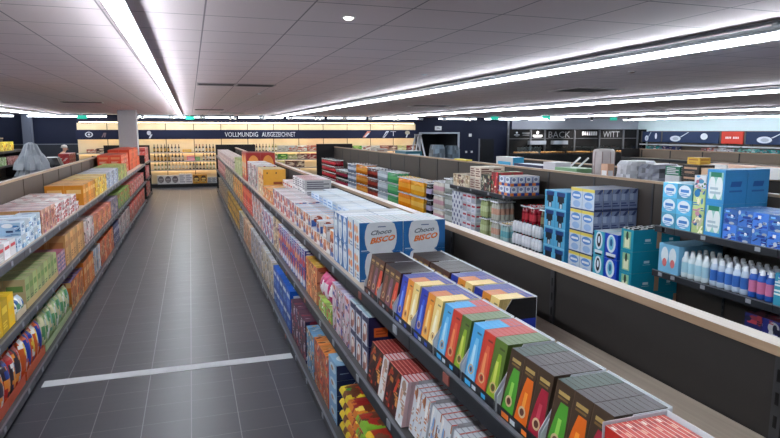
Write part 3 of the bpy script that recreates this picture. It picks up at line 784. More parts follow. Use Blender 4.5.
for i, y in enumerate((2.875+.064, 2.875+.192)):
    for k in range(2):
        for j in range(2):
            place(cc, 'biscuit_carton', .785+.117+.236*j, y, ZT+.001+.1525*k, 'blue and white biscuit carton, %s layer, %s of the block, %s' % (('lower', 'upper')[k], ('aisle side', 'panel side')[j], ('facing the camera', 'second deep')[i]), 'carton')
bag = mk((206, 216, 230), [(46, 108, 176), (170, 190, 216), (90, 110, 150)], 'curve', top=(226, 232, 238), seed=1)
block(-1, 'flour_pack', 'white carton with blue curve beyond the biscuit cartons', 'carton', mk((48, 108, 172), [(222, 228, 234), (190, 198, 210), (150, 160, 180)], 'curve', top=(222, 228, 234), seed=1), .785, ZT, 3.13, 3.45, 3, .20, 2, .148, 2)
block(-1, 'snack_box', 'small white orange and blue box, long top shelf row', 'box', mk((220, 212, 208), [(206, 116, 64), (50, 90, 160), (236, 236, 236), (150, 66, 46), (226, 170, 130)], 'blocks', top=(206, 216, 226), seed=2), .785, ZT, 3.46, 4.9, 14, .11, 2, .085, 2)
block(-1, 'snack_box', 'pale blue and white box behind the small orange boxes', 'box', mk((196, 208, 222), [(110, 150, 196), (226, 230, 234)], 'lines', top=(198, 212, 226), seed=3), .785+.225, ZT, 3.46, 5.5, 12, .14, 2, (.115), 2)
block(-1, 'snack_box', 'red and white box in the top shelf row', 'box', mk((224, 214, 212), [(190, 50, 50), (240, 236, 232), (206, 110, 90), (70, 80, 140)], 'blocks', top=(216, 216, 220), seed=4), .785, ZT, 4.91, 6.25, 12, .11, 2, .09, 2)
block(-1, 'snack_box', 'white box with dark chevrons stacked high on top shelf', 'box', mk((216, 214, 216), [(96, 92, 104), (190, 60, 70)], 'lines', top=(222, 220, 222), seed=5), .785+.225, ZT, 5.65, 6.35, 5, .26, 1, .10, 3)
block(-1, 'snack_box', 'red banded white tray box behind the red and white ones', 'box', mk((214, 210, 212), [(190, 44, 54)], 'title', top=(200, 196, 200), seed=6), .785+.225, ZT, 6.4, 7.1, 5, .2, 1, .1, 2)
block(-1, 'snack_box', 'grey white case with maroon base near the dark panel', 'box', mk((176, 170, 172), [(120, 40, 46), (90, 88, 96)], 'lines', top=(196, 190, 190), seed=7), 1.13+.01, ZT+.0, 4.5, 4.9, 2, .18, 1, .2, 1) if False else None
block(-1, 'snack_pack', 'orange and white pack below the yellow carton', 'pack', mk((230, 140, 60), [(240, 200, 120), (214, 80, 40), (240, 236, 230), (180, 90, 50)], 'busy', top=(232, 180, 120), seed=8), .785, ZT, 6.27, 7.2, 8, .11, 2, .13, 1)
block(-1, 'cracker_carton', 'yellow carton with face marks and brown lettering', 'carton', lambda dx, dy, dz, v: (lambda B: G().box(*B, (222, 164, 56), f=(232, 196, 150), t=(196, 170, 120)).art(B, 's', [('r', .45, .42, .85, .52, (150, 70, 40)), ('l', .5, .34, .8, .4, (150, 80, 40), 1), ('e', .15, .82, .21, .9, (70, 50, 30)), ('e', .55, .82, .61, .9, (70, 50, 30)), ('e', .15, .12, .21, .2, (70, 50, 30)), ('e', .55, .12, .61, .2, (70, 50, 30))]).art(B, 'f', rnd_art(random.Random(5), [(220, 120, 50), (240, 220, 190), (160, 90, 50)], 8)).mesh('cracker_carton', [M['card']]))((-dx/2, dx/2, -dy/2, dy/2, 0, dz)), .80, ZT, 7.25, 7.8, 2, .27, 1, .31, 1)
block(-1, 'snack_pack', 'white and black pack beyond the yellow carton', 'pack', mk((214, 210, 210), [(60, 56, 64), (190, 60, 80), (150, 140, 150)], 'busy', top=(225, 225, 228), seed=9), .79, ZT, 7.85, 9.2, 7, .13, 2, .32, 1)
block(-1, 'tea_carton', 'tall red carton with gold dots on the top shelf', 'carton', mk((168, 44, 38), [(230, 150, 70), (210, 190, 170)], 'oval', top=(150, 40, 40), seed=10), .79, ZT, 9.4, 10.2, 2, .22, 2, .43, 1)
block(-1, 'snack_pack', 'pale green pack beyond the red carton', 'pack', mk((170, 184, 120), [(120, 150, 70), (220, 220, 190)], 'busy', seed=11), .79, ZT, 10.25, 12.0, 9, .15, 2, .27, 1)
block(-1, 'tea_carton', 'tall navy carton beyond the red carton', 'carton', mk((32, 40, 78), [(110, 120, 160)], 'oval', top=(30, 36, 70), seed=12), .79+.31, ZT, 11.2, 12.2, 2, .2, 1, .36, 1)
block(-1, 'snack_pack', 'pale pink busy pack at the far end of the top shelf', 'pack', mk((206, 190, 190), [(180, 110, 120), (230, 220, 214), (120, 110, 120), (200, 160, 120)], 'busy', seed=13), .79, ZT, 12.3, 19.6, 30, .16, 2, .19, 1)

# ================= run A, middle shelf
ZM = .746
def rednib(a, b, n, where, c_top, c_line, art, front=.765, rows=False, label='', depth=.26, cnt=14, h=.19):
    d = depth/cnt
    me = []
    for v in range(2):
        dx, dy, dz = d-.0012, (b-a)/n-.002, h
        B = (-dx/2, dx/2, -dy/2, dy/2, 0, dz)
        g = G().box(*B, c_top, f=art[0]).art(B, 't', [('r', 0, 0, 1, .2, c_line), ('r', 0, .2, .18, 1, (150, 150, 162))] if rows else [('r', 0, 0, .35, 1, c_line)])
        g.art(B, 'f', rnd_art(random.Random(v+len(where)), art[1:], 7), e0=.0002)
        g.v = [(x+z*.16, y, z) for x, y, z in g.v]
        me.append(g.mesh('chocolate_bar', [M['card']]))
    for i in range(n):
        for j in range(cnt):
            place(me[(i+j) % 2], 'chocolate_bar', front + d*(j+.5), a + (b-a)/n*(i+.5), ZM+.0018, label + ', %s %s back' % (('nearest', 'second', 'third', 'fourth')[i] if n > 1 else 'single', ORD[j]), 'chocolate bar', label + ' packs')
block(-1, 'snack_bag', 'blue foil bag at the lower frame edge, middle shelf', 'bag', mkp((30, 70, 170), [(240, 240, 240), (90, 150, 220)], 5), .785, ZM, 1.40, 1.58, 2, .12, 2, .2, 1)
for q, (a, b) in enumerate(((1.59, 1.78), (1.79, 1.975), (1.985, 2.16))):
    wl = ('nearest tray', 'middle tray', 'tray beside the red bars')[q]
    t = place(G().box(-.15, .175, -(b-a)/2, (b-a)/2, 0, .001, (40, 40, 44)).box(.1735, .175, -(b-a)/2, (b-a)/2, .001, .2, (60, 60, 66)).box(-.10, .1735, (b-a)/2-.0015, (b-a)/2, .001, .2, (48, 46, 50), s=(190, 186, 190)).mesh('display_tray', [M['card']]), 'display_tray', .785+.15, (a+b)/2, ZM+.0002, 'dark display tray of white bars, %s' % wl, 'display tray')
    rednib(a+.002, b-.004, 4, wl, (206, 206, 214), (184, 70, 60), [(222, 224, 230), (120, 160, 210), (206, 140, 90), (170, 100, 60), (240, 236, 232)], label='thin white bar with red edge in the %s' % wl, cnt=12, h=.185, rows=True, front=.79)
rednib(2.175, 2.255, 1, 'w2', (222, 186, 190), (190, 60, 60), [(222, 222, 226), (190, 150, 130)], label='pinkish white bar next to the white bars', h=.19)
rednib(2.257, 2.42, 2, 'r2', (150, 34, 38), (214, 130, 120), [(60, 30, 28), (190, 60, 40), (214, 140, 70), (120, 50, 30)], label='dark red bar with food picture, nearer pair')
rednib(2.425, 2.505, 1, 'w1', (222, 190, 194), (190, 60, 60), [(226, 222, 222), (200, 160, 140)], label='pinkish white bar between the dark red ones')
rednib(2.508, 2.69, 2, 'r1', (150, 34, 38), (214, 130, 120), [(50, 26, 26), (190, 70, 40), (220, 150, 80), (110, 40, 30)], label='dark red bar with food picture, beside the navy cartons')
NV = (26, 32, 78)
def navy_carton(dx, dy, dz, v, front=(214, 216, 224), top=None):
    B = (-dx/2, dx/2, -dy/2, dy/2, 0, dz)
    g = G().box(*B, NV, t=top or NV, f=front)
    g.art(B, 'f', [('e', .2, .1, .75, .7, (190, 130, 110)), ('e', .3, .3, .6, .6, (240, 236, 230)), ('r', .05, .75, .9, .95, NV), ('e', .1, -.1, .45, .3, (130, 70, 60)), ('r', .8, 0, 1, 1, NV)])
    g.art(B, 's', [('r', .12, .3, .42, .62, (214, 104, 44)), ('l', .16, .36, .38, .56, (170, 70, 30), 2), ('l', .5, .36, .9, .56, (60, 70, 120), 1)])
    if top: g.art(B, 't', [('r', .12*k+.02, 0, .12*k+.07, 1, (150, 180, 196)) for k in range(8)])
    return g.mesh('wafer_carton', [M['card']])
block(-1, 'wafer_carton', 'navy carton with orange rectangle on its side', 'carton', lambda *a: navy_carton(*a, top=(206, 222, 230)), .785, ZM, 2.72, 3.08, 3, .24, 1, .15, 2)
block(-1, 'wafer_pack', 'pink and blue tall pack beyond the navy cartons', 'pack', mk((206, 180, 190), [(60, 70, 150), (190, 120, 130), (226, 222, 226), (170, 90, 70)], 'busy', top=(196, 190, 214), seed=20), .785, ZM, 3.1, 3.52, 4, .15, 2, .145, 2)
block(-1, 'candy_bag', 'magenta striped bag on the middle shelf', 'bag', mkp((206, 60, 120), [(240, 220, 230), (240, 240, 240), (170, 30, 90)], 21), .785, ZM+.092, 3.55, 3.95, 3, .12, 2, .16, 1)
block(-1, 'candy_pack', 'green and orange pack under the magenta bags', 'pack', mk((150, 190, 90), [(230, 110, 60), (240, 236, 220), (206, 60, 80)], 'busy', seed=22), .785, ZM, 3.55, 3.95, 4, .12, 2, .09, 1)
block(-1, 'candy_box', 'orange box with yellow striped top', 'box', mk((226, 150, 96), [(240, 200, 150), (196, 90, 60), (150, 80, 60)], 'busy', top=(226, 176, 60), side=(200, 130, 100), seed=23), .785, ZM, 4.0, 4.42, 4, .15, 2, .135, 2)
pals = [((44, 60, 150), [(210, 214, 230), (120, 60, 140), (200, 60, 60)]), ((40, 110, 180), [(226, 232, 240), (30, 50, 120), (190, 40, 60)]), ((140, 54, 90), [(230, 220, 226), (40, 60, 150), (214, 140, 90)]), ((66, 60, 150), [(226, 224, 236), (150, 50, 120), (230, 160, 90)])]
y = 4.45
for q in range(12):
    b_, p_ = pals[q % 4]; w_ = .118
    block(-1, 'coffee_pack', ('blue and purple tall pack, middle shelf', 'bright blue tall pack, middle shelf', 'plum tall pack, middle shelf', 'violet tall pack, middle shelf')[q % 4] + (' near', ' mid', ' far')[q // 4], 'pack', mk(b_, p_, 'blocks', top=p_[0], seed=30+q), .785, ZM, y, y+w_, 1, .12, 2, .15, 2, group='tall blue and purple packs')
    y += w_+.004
block(-1, 'biscuit_pack', 'cream pack beyond the blue tall packs', 'pack', mk((222, 200, 160), [(190, 130, 70), (240, 230, 214), (90, 60, 110)], 'busy', seed=45), .785, ZM, 5.95, 6.3, 4, .14, 2, .16, 2)
block(-1, 'biscuit_pack', 'white and blue diagonal pack on the middle shelf', 'pack', mk((216, 216, 222), [(50, 70, 150), (236, 236, 240), (190, 60, 70)], 'blocks', seed=46), .785, ZM, 6.35, 7.3, 9, .14, 2, .145, 2)
block(-1, 'biscuit_pack', 'white pack with dark figure before the red block', 'pack', mk((214, 206, 208), [(120, 60, 70), (70, 60, 80), (226, 150, 120)], 'busy', seed=47), .785, ZM, 7.35, 8.6, 10, .15, 2, .19, 2)
block(-1, 'biscuit_pack', 'bright red pack on the middle shelf', 'pack', mk((206, 48, 34), [(230, 120, 80), (240, 200, 180)], 'title', seed=48), .785, ZM, 8.65, 10.2, 8, .2, 2, .39, 1)
block(-1, 'biscuit_pack', 'orange and yellow pack far along the middle shelf', 'pack', mk((222, 160, 70), [(240, 220, 160), (200, 90, 60), (90, 80, 90)], 'busy', seed=49), .785, ZM, 10.25, 12.5, 12, .2, 2, .19, 2)
block(-1, 'biscuit_pack', 'grey green pack far along the middle shelf', 'pack', mk((150, 146, 124), [(90, 96, 90), (220, 214, 190), (60, 60, 66)], 'busy', seed=50), .785, ZM, 12.6, 15.5, 14, .2, 2, .17, 2)
block(-1, 'biscuit_pack', 'red and white pack at the far end, middle shelf', 'pack', mk((196, 120, 124), [(230, 220, 220), (170, 40, 60), (90, 80, 90)], 'busy', seed=51), .785, ZM, 15.6, 19.6, 16, .2, 2, .17, 2)

# ================= run A, bottom shelf
ZB = .131
for k in range(4):
    for i, (c0, pl) in enumerate((((226, 186, 40), [(170, 40, 30), (110, 60, 40), (240, 236, 220), (60, 140, 60)]), ((130, 180, 50), [(226, 190, 40), (180, 50, 40), (110, 60, 40)]), ((214, 120, 40), [(150, 30, 30), (240, 210, 90), (110, 50, 30)]), ((226, 200, 50), [(70, 150, 60), (190, 60, 40), (110, 60, 40)]))):
        me = pouch(.215, .19, .074, c0, pl, 60+i, 'snack_bag', flat=True)
        for j in range(2):
            place(me, 'snack_bag', .895+.218*j, 2.70+.193*i, ZB+.001+.0755*k, ('yellow', 'lime green', 'orange', 'golden')[i] + ' shiny snack bag lying flat, %s layer, %s' % (('lowest', 'second', 'third', 'top')[k], ('aisle side', 'panel side')[j]), 'snack bag')
def navy_lying(dx, dy, dz, v):
    B = (-dx/2, dx/2, -dy/2, dy/2, 0, dz)
    g = G().box(*B, (28, 44, 92), f=(130, 176, 214), t=(140, 180, 212))
    g.art(B, 's', [('T', .42, .55, .78, .82, (220, 226, 236), 'Choco'), ('l', .5, .25, .75, .45, (200, 210, 226), 1), ('l', .08, .4, .3, .5, (120, 150, 190), 1)])
    g.art(B, 'f', [('e', .2, .2, .9, .8, (200, 222, 236)), ('e', .3, .3, .6, .6, (180, 130, 90))])
    g.art(B, 't', [('e', .1, .2, .7, .8, (230, 236, 240)), ('e', .2, .35, .45, .65, (190, 140, 80)), ('e', .45, .4, .6, .6, (150, 80, 50)), ('r', .75, .2, .95, .8, (90, 140, 190))])
    return g.mesh('biscuit_box', [M['card']])
block(-1, 'biscuit_box', 'navy biscuit box with pale blue front, bottom shelf stack', 'box', navy_lying, .785, ZB, 3.43, 3.66, 1, .26, 1, .098, 4)
block(-1, 'snack_box', 'orange and red upright pack on the bottom shelf', 'pack', mk((206, 84, 40), [(230, 150, 60), (150, 34, 30), (240, 220, 190), (120, 60, 40)], 'busy', top=(226, 140, 70), seed=70, mat='film'), .785, ZB, 3.68, 4.15, 5, .13, 2, .17, 2)
block(-1, 'snack_box', 'light blue and black pack beyond the orange ones', 'pack', mk((110, 160, 200), [(40, 40, 50), (226, 170, 80), (226, 230, 236)], 'busy', top=(110, 160, 200), seed=71), .785, ZB, 4.17, 4.45, 4, .13, 2, .165, 2)
block(-1, 'praline_box', 'dark maroon box with pale print on the bottom shelf', 'box', mk((70, 28, 56), [(190, 70, 90), (200, 190, 200), (60, 50, 110), (130, 40, 60)], 'busy', top=(96, 60, 76), side=(36, 34, 80), seed=72), .785, ZB, 4.5, 5.2, 6, .15, 2, .17, 2)
block(-1, 'wafer_crate', 'bright blue carton with white label on the bottom shelf', 'carton', mk((20, 84, 180), [(220, 226, 234), (120, 170, 220)], 'title', top=(22, 90, 190), seed=73), .785, ZB, 5.25, 6.4, 5, .26, 1, .195, 2)
block(-1, 'cereal_box', 'white and tan carton beyond the blue cartons', 'carton', mk((206, 196, 182), [(190, 160, 90), (226, 226, 228), (150, 140, 140)], 'busy', top=(210, 210, 214), seed=74), .785, ZB, 6.45, 7.6, 6, .2, 2, .20, 2)
block(-1, 'cereal_box', 'pale grey and white carton on the bottom shelf', 'carton', mk((190, 184, 190), [(150, 146, 160), (222, 220, 222), (196, 170, 120)], 'busy', top=(200, 198, 204), seed=75), .785, ZB, 7.65, 9.0, 7, .2, 2, .20, 2)
block(-1, 'cereal_box', 'peach and orange carton on the bottom shelf', 'carton', mk((222, 166, 120), [(240, 214, 190), (206, 120, 60)], 'busy', top=(214, 180, 150), seed=76), .785, ZB, 9.05, 10.3, 6, .2, 2, .19, 2)
block(-1, 'cereal_box', 'white box with black bars on the bottom shelf', 'carton', mk((190, 190, 190), [(50, 50, 60), (214, 180, 80)], 'lines', seed=77), .785, ZB, 10.35, 11.2, 4, .2, 2, .19, 2)
block(-1, 'cereal_box', 'golden yellow carton far along the bottom shelf', 'carton', mk((206, 160, 52), [(80, 60, 40), (230, 200, 120)], 'title', top=(190, 150, 60), seed=78), .785, ZB, 11.3, 14.8, 12, .2, 2, .2, 2)
block(-1, 'cereal_box', 'grey and tan carton at the far end, bottom shelf', 'carton', mk((150, 140, 130), [(200, 190, 170), (90, 80, 80), (200, 160, 80)], 'busy', seed=79), .785, ZB, 14.9, 19.6, 18, .2, 2, .19, 2)

# ================= left run, top shelf (faces +x)
FL = -1.24
ZL = 1.071
block(1, 'cookie_box', 'white box with red end, left top shelf nearest', 'box', mk((222, 220, 222), [(206, 40, 60), (230, 226, 228)], 'title', side=(200, 36, 60), seed=80), FL, ZL, 4.35, 4.93, 4, .17, 2, .115, 1)
block(1, 'cookie_box', 'light blue and white box, left top shelf', 'box', mk((206, 218, 230), [(60, 130, 190), (240, 240, 240), (60, 90, 150), (190, 220, 236)], 'busy', top=(190, 204, 220), side=(170, 200, 222), seed=81), FL, ZL, 4.96, 5.72, 6, .16, 3, .1, 2)
block(1, 'cookie_box', 'pink and tan box with striped top, left top shelf', 'box', mk((206, 160, 140), [(150, 80, 130), (230, 206, 180), (190, 90, 70), (120, 70, 60)], 'busy', top=(196, 176, 180), side=(190, 140, 90), seed=82), FL, ZL, 5.75, 6.32, 7, .16, 3, .21, 1)
block(1, 'cookie_box', 'white box with red print next to the orange carton', 'box', mk((226, 222, 222), [(200, 44, 50), (214, 90, 90), (140, 40, 50)], 'busy', top=(222, 214, 210), seed=83), FL, ZL, 6.35, 7.55, 9, .16, 3, .095, 2)
block(1, 'cookie_carton', 'orange carton with slotted side, left top shelf', 'carton', mk((216, 138, 36), [(236, 190, 120), (170, 90, 30)], 'title', top=(190, 140, 90), side=(214, 136, 34), seed=84), FL, ZL, 7.9, 8.85, 5, .205, 2, .24, 1)
block(1, 'cookie_carton', 'yellow box beyond the orange carton, left top shelf', 'box', mk((230, 190, 50), [(200, 120, 40), (240, 226, 160)], 'busy', top=(206, 180, 120), seed=85), FL, ZL, 8.9, 10.0, 6, .205, 2, .24, 1)
block(1, 'cookie_carton', 'pale blue box beyond the yellow ones, left top shelf', 'box', mk((170, 182, 206), [(90, 110, 160), (226, 226, 230)], 'busy', top=(190, 190, 200), seed=86), FL, ZL, 10.05, 11.6, 8, .205, 2, .24, 1)
block(1, 'cookie_carton', 'green and yellow box further along, left top shelf', 'box', mk((160, 176, 96), [(220, 200, 120), (110, 140, 70), (210, 120, 80)], 'busy', seed=87), FL, ZL, 11.65, 13.1, 7, .205, 2, .24, 1)
block(1, 'red_carton', 'red carton on the left top shelf before the column', 'carton', mk((196, 66, 40), [(226, 130, 90), (230, 200, 180)], 'title', top=(176, 60, 50), seed=88), FL-.1, ZL, 13.2, 14.6, 4, .22, 2, .20, 2)
block(1, 'red_carton', 'tall orange red carton beside the grey column', 'carton', mk((206, 74, 34), [(220, 110, 70)], 'title', top=(190, 66, 40), side=(200, 66, 34), seed=89), FL-.08, ZL, 14.7, 17.4, 7, .22, 2, .23, 2)
block(1, 'red_pack', 'coral pack on the short run behind the column', 'pack', mk((206, 96, 84), [(230, 190, 180), (170, 40, 40), (240, 226, 214)], 'busy', seed=90), FL, ZL, 18.5, 19.8, 6, .2, 2, .2, 2)
# left run, middle shelf
ZLM = .601
block(1, 'tissue_box', 'yellow box at the left frame edge, middle shelf', 'box', mk((226, 180, 20), [(240, 210, 80)], 'title', top=(216, 176, 40), seed=91), FL, ZLM, 4.3, 4.75, 3, .2, 2, .23, 1)
block(1, 'snack_pack', 'white and blue loose pack beside the yellow box', 'pack', mkp((190, 204, 216), [(60, 100, 160), (90, 150, 120), (236, 236, 236)], 92), FL, ZLM, 4.78, 5.05, 3, .1, 3, .13, 1, tray=(206, 190, 160))
block(1, 'tea_box', 'pale green box in a neat row, left middle shelf', 'box', mk((164, 176, 118), [(110, 144, 70), (206, 206, 160), (70, 96, 60)], 'title', top=(158, 160, 120), side=(196, 176, 130), seed=93, n=12), FL, ZLM, 5.08, 6.22, 9, .15, 3, .23, 1, tray=(196, 170, 120), ntray=3)
block(1, 'tea_box', 'pink and blue dotted box between green and kraft boxes', 'box', mk((190, 150, 160), [(70, 80, 140), (230, 220, 226), (180, 60, 90)], 'lines', top=(140, 110, 130), seed=94), FL, ZLM, 6.25, 6.6, 4, .15, 3, .19, 1)
block(1, 'cookie_box', 'kraft brown box standing in a row, left middle shelf', 'box', mk((206, 160, 104), [(180, 120, 70), (230, 200, 150), (150, 96, 60)], 'title', top=(180, 140, 110), side=(200, 150, 96), seed=95), FL, ZLM, 6.65, 7.75, 8, .17, 3, .31, 1)
block(1, 'cookie_box', 'white and pink box with dark face beyond kraft boxes', 'box', mk((220, 206, 206), [(70, 50, 60), (206, 130, 140), (240, 240, 240)], 'busy', seed=96), FL, ZLM, 7.8, 8.5, 5, .17, 3, .27, 1)
block(1, 'cookie_box', 'salmon coloured pack, left middle shelf', 'pack', mk((214, 130, 100), [(240, 200, 170), (190, 70, 60), (226, 170, 80)], 'busy', top=(200, 120, 110), seed=97), FL, ZLM, 8.55, 10.3, 10, .17, 3, .25, 1)
block(1, 'cookie_box', 'slate blue and tan pack, left middle shelf', 'pack', mk((140, 130, 150), [(60, 70, 120), (200, 180, 160)], 'busy', seed=98), FL, ZLM, 10.35, 11.3, 5, .17, 3, .25, 1)
block(1, 'cookie_box', 'fresh green pack far along the left middle shelf', 'pack', mk((130, 160, 76), [(206, 206, 140), (70, 110, 60), (200, 90, 70)], 'busy', seed=99), FL, ZLM, 11.4, 13.4, 9, .17, 3, .25, 1)
block(1, 'cookie_box', 'red and pink pack far along the left middle shelf', 'pack', mk((200, 84, 80), [(230, 180, 170), (160, 40, 50), (236, 226, 220)], 'busy', seed=100), FL, ZLM, 13.5, 17.4, 17, .17, 3, .25, 1)
block(1, 'red_pack', 'crimson pack on the middle shelf behind the column', 'pack', mk((190, 70, 76), [(226, 180, 176), (90, 80, 110), (240, 226, 220)], 'busy', seed=101), FL, ZLM, 18.5, 19.8, 5, .2, 2, .32, 1)
# left run, bottom shelf
ZLB = .101
def bags(label, y0, y1, ny, base, pal, seed, h=.2, nz=2, tray=(40, 40, 50), nx=3, dx=.12, ntray=2):
    block(1, 'snack_bag', label, 'snack bag', mkp(base, pal, seed), FL, ZLB, y0, y1, ny, dx, nx, h, 1, tray=tray, trayh=.09, ntray=ntray)
block(1, 'snack_bag', 'red blue and white bag in a grey lined tray', 'snack bag', mkp((190, 50, 46), [(30, 60, 140), (226, 226, 228), (240, 150, 60), (60, 50, 60)], 102), FL, ZLB, 4.0, 4.86, 6, .11, 4, .3, 1, tray=(206, 84, 50), trayh=.05, ntray=2)
block(1, 'snack_bag', 'orange and blue bag, left bottom shelf', 'snack bag', mkp((214, 96, 40), [(30, 60, 160), (236, 200, 60), (240, 236, 230)], 103), FL, ZLB, 4.9, 5.5, 5, .11, 4, .3, 1, tray=(206, 90, 46), trayh=.05)
block(1, 'snack_bag', 'pale green and white bag, left bottom shelf', 'snack bag', mkp((160, 186, 130), [(226, 230, 222), (90, 150, 100), (206, 200, 160), (110, 160, 150)], 104), FL, ZLB, 5.53, 6.7, 9, .11, 4, .3, 1, tray=(170, 190, 140), trayh=.04, ntray=3)
block(1, 'cookie_carton', 'orange carton with violet dotted top, left bottom shelf', 'carton', mk((206, 110, 40), [(226, 180, 120), (140, 60, 40)], 'busy', top=(110, 90, 130), side=(200, 110, 40), seed=105), FL, ZLB, 6.75, 7.5, 5, .17, 2, .3, 1)
block(1, 'cookie_carton', 'plain orange carton, left bottom shelf', 'carton', mk((206, 116, 44), [(230, 180, 120)], 'title', top=(170, 110, 76), seed=106), FL, ZLB, 7.55, 8.3, 4, .2, 2, .34, 1)
block(1, 'cookie_carton', 'white and light blue carton, left bottom shelf', 'carton', mk((200, 206, 214), [(110, 150, 190), (226, 180, 150)], 'busy', seed=107), FL, ZLB, 8.35, 8.9, 3, .2, 2, .34, 1)
block(1, 'cookie_carton', 'orange red carton, left bottom shelf', 'carton', mk((214, 100, 46), [(236, 190, 140), (170, 50, 40)], 'busy', seed=108), FL, ZLB, 8.95, 10.4, 8, .2, 2, .34, 1)
block(1, 'cookie_carton', 'navy blue carton, left bottom shelf', 'carton', mk((40, 54, 110), [(190, 190, 206)], 'title', seed=109), FL, ZLB, 10.45, 11.2, 4, .2, 2, .34, 1)
block(1, 'cookie_carton', 'white and grey carton, left bottom shelf', 'carton', mk((190, 184, 186), [(120, 110, 120), (206, 120, 110)], 'busy', seed=110), FL, ZLB, 11.25, 13.2, 8, .2, 2, .34, 1)
block(1, 'cookie_carton', 'scarlet carton, left bottom shelf far along', 'carton', mk((196, 70, 56), [(230, 190, 176), (150, 30, 40)], 'busy', seed=111), FL, ZLB, 13.3, 17.4, 17, .2, 2, .34, 1)
block(1, 'red_pack', 'brick red carton on the bottom shelf behind the column', 'carton', mk((176, 66, 60), [(226, 190, 180), (90, 70, 80)], 'busy', seed=112), FL, ZLB, 18.5, 19.8, 5, .2, 2, .34, 1)
# ================= run B: drinks and household goods (faces -x)
FB_ = 4.035
ZB2 = .131
def bottle_pack(liq, lab, cap, n_y=3, n_x=2, h=.3, r=.034, film=True, seed=0):
    g = G(); dy = r*2.05; dx = r*2.05
    for i in range(n_y):
        for j in range(n_x):
            x = (j-(n_x-1)/2)*dx; y = (i-(n_y-1)/2)*dy
            g.lathe(x, y, [(r*.9, 0, liq), (r, h*.08, liq), (r*.97, h*.3, lab), (r*.97, h*.6, liq), (r*.8, h*.75, liq), (r*.38, h*.88, cap), (r*.4, h*.97, cap), (r*.3, h*.985, cap)], 8)
    if film:
        X, Y = dx*n_x/2+.001, dy*n_y/2+.001
        for z0, z1 in ((h*.9, h*.97),):
            g.box(-X, X, -Y, -Y+.0008, z0, z1, (236, 238, 242)).box(-X, -X+.0008, -Y+.001, Y, z0, z1, (236, 238, 242))
    return g.mesh('bottle_multipack', [M['glass']])
def can_pack(c1, c2, n_y=4, n_x=3, h=.145, r=.031):
    g = G(); d = r*2.03
    for i in range(n_y):
        for j in range(n_x):
            g.lathe((j-(n_x-1)/2)*d, (i-(n_y-1)/2)*d, [(r*.8, 0, (190, 190, 196)), (r, h*.05, c1), (r, h*.4, c2), (r, h*.6, c1), (r, h*.92, (190, 190, 196)), (r*.85, h*.99, (180, 180, 186))], 8)
    return g.mesh('can_multipack', [M['plastic']])
def run_packs(name, label, cat, me, y0, y1, wy, wx, nx, h, nz, z=ZB2, front=FB_):
    ny = max(1, int(round((y1-y0)/wy))); st = (y1-y0)/ny
    if st < wy: ny -= 1; st = (y1-y0)/ny
    from_near = ORD
    for i in range(ny):
        for k in range(nz):
            for j in range(nx):
                suf = [('top' if k == nz-1 else 'lowest' if k == 0 else ORD[k] + ' lowest') + ' layer', 'front' if j == 0 else 'rear', ORD[i] + ' from near end']
                place(me, name, front+wx*(j+.5)+.002, y0+st*(i+.5), z+.0008+h*k, label + ', ' + ' '.join(suf), cat, label + 's')
def D3(r, n): return r*2.05*n+.004
red = bottle_pack((120, 20, 30), (190, 40, 60), (30, 30, 40), h=.19, r=.034)
run_packs('bottle_multipack', 'red labelled bottle pack', 'drinks pack', red, 17.5, 19.4, .215, .145, 2, .192, 5)
run_packs('bottle_multipack', 'black and crimson bottle pack', 'drinks pack', bottle_pack((40, 20, 26), (150, 50, 70), (210, 210, 216), h=.24), 16.1, 17.4, .215, .145, 2, .242, 3)
run_packs('bottle_multipack', 'silver blue bottle pack', 'drinks pack', bottle_pack((110, 120, 140), (190, 196, 210), (60, 60, 80), h=.24), 15.15, 16.0, .215, .145, 2, .242, 4)
run_packs('bottle_multipack', 'amber bottle pack', 'drinks pack', bottle_pack((190, 110, 30), (214, 150, 70), (60, 40, 40), h=.25), 14.1, 15.1, .215, .145, 2, .252, 4)
run_packs('bottle_multipack', 'dark red brown bottle pack', 'drinks pack', bottle_pack((80, 30, 26), (150, 60, 50), (210, 200, 200), h=.24), 13.25, 14.05, .215, .145, 2, .242, 4)
run_packs('bottle_multipack', 'clear silver bottle pack', 'drinks pack', bottle_pack((150, 160, 170), (200, 206, 214), (60, 60, 90), h=.24), 12.5, 13.2, .215, .145, 2, .242, 4)
run_packs('bottle_multipack', 'fresh green bottle pack', 'drinks pack', bottle_pack((60, 140, 90), (100, 170, 110), (220, 226, 226), h=.24), 11.8, 12.45, .215, .145, 2, .242, 4)
run_packs('bottle_multipack', 'orange lemonade bottle pack', 'drinks pack', bottle_pack((226, 130, 20), (240, 170, 60), (240, 200, 90), h=.3), 11.05, 11.75, .215, .145, 2, .302, 3)
run_packs('bottle_multipack', 'yellow orange bottle pack', 'drinks pack', bottle_pack((226, 160, 40), (236, 190, 90), (240, 220, 190), h=.3), 10.3, 11.0, .215, .145, 2, .302, 3)
run_packs('bottle_multipack', 'black and lavender bottle pack', 'drinks pack', bottle_pack((34, 30, 40), (170, 160, 190), (30, 30, 40), h=.3), 9.9, 10.25, .215, .145, 2, .302, 3)
run_packs('bottle_multipack', 'pale pink and white bottle pack', 'drinks pack', bottle_pack((200, 190, 180), (190, 150, 160), (220, 220, 226), h=.24), 9.38, 9.85, .215, .145, 2, .242, 4)
run_packs('bottle_multipack', 'grey silver bottle pack', 'drinks pack', bottle_pack((150, 154, 150), (196, 200, 200), (150, 150, 160), h=.26, n_y=2), 9.03, 9.34, .148, .145, 2, .262, 4)
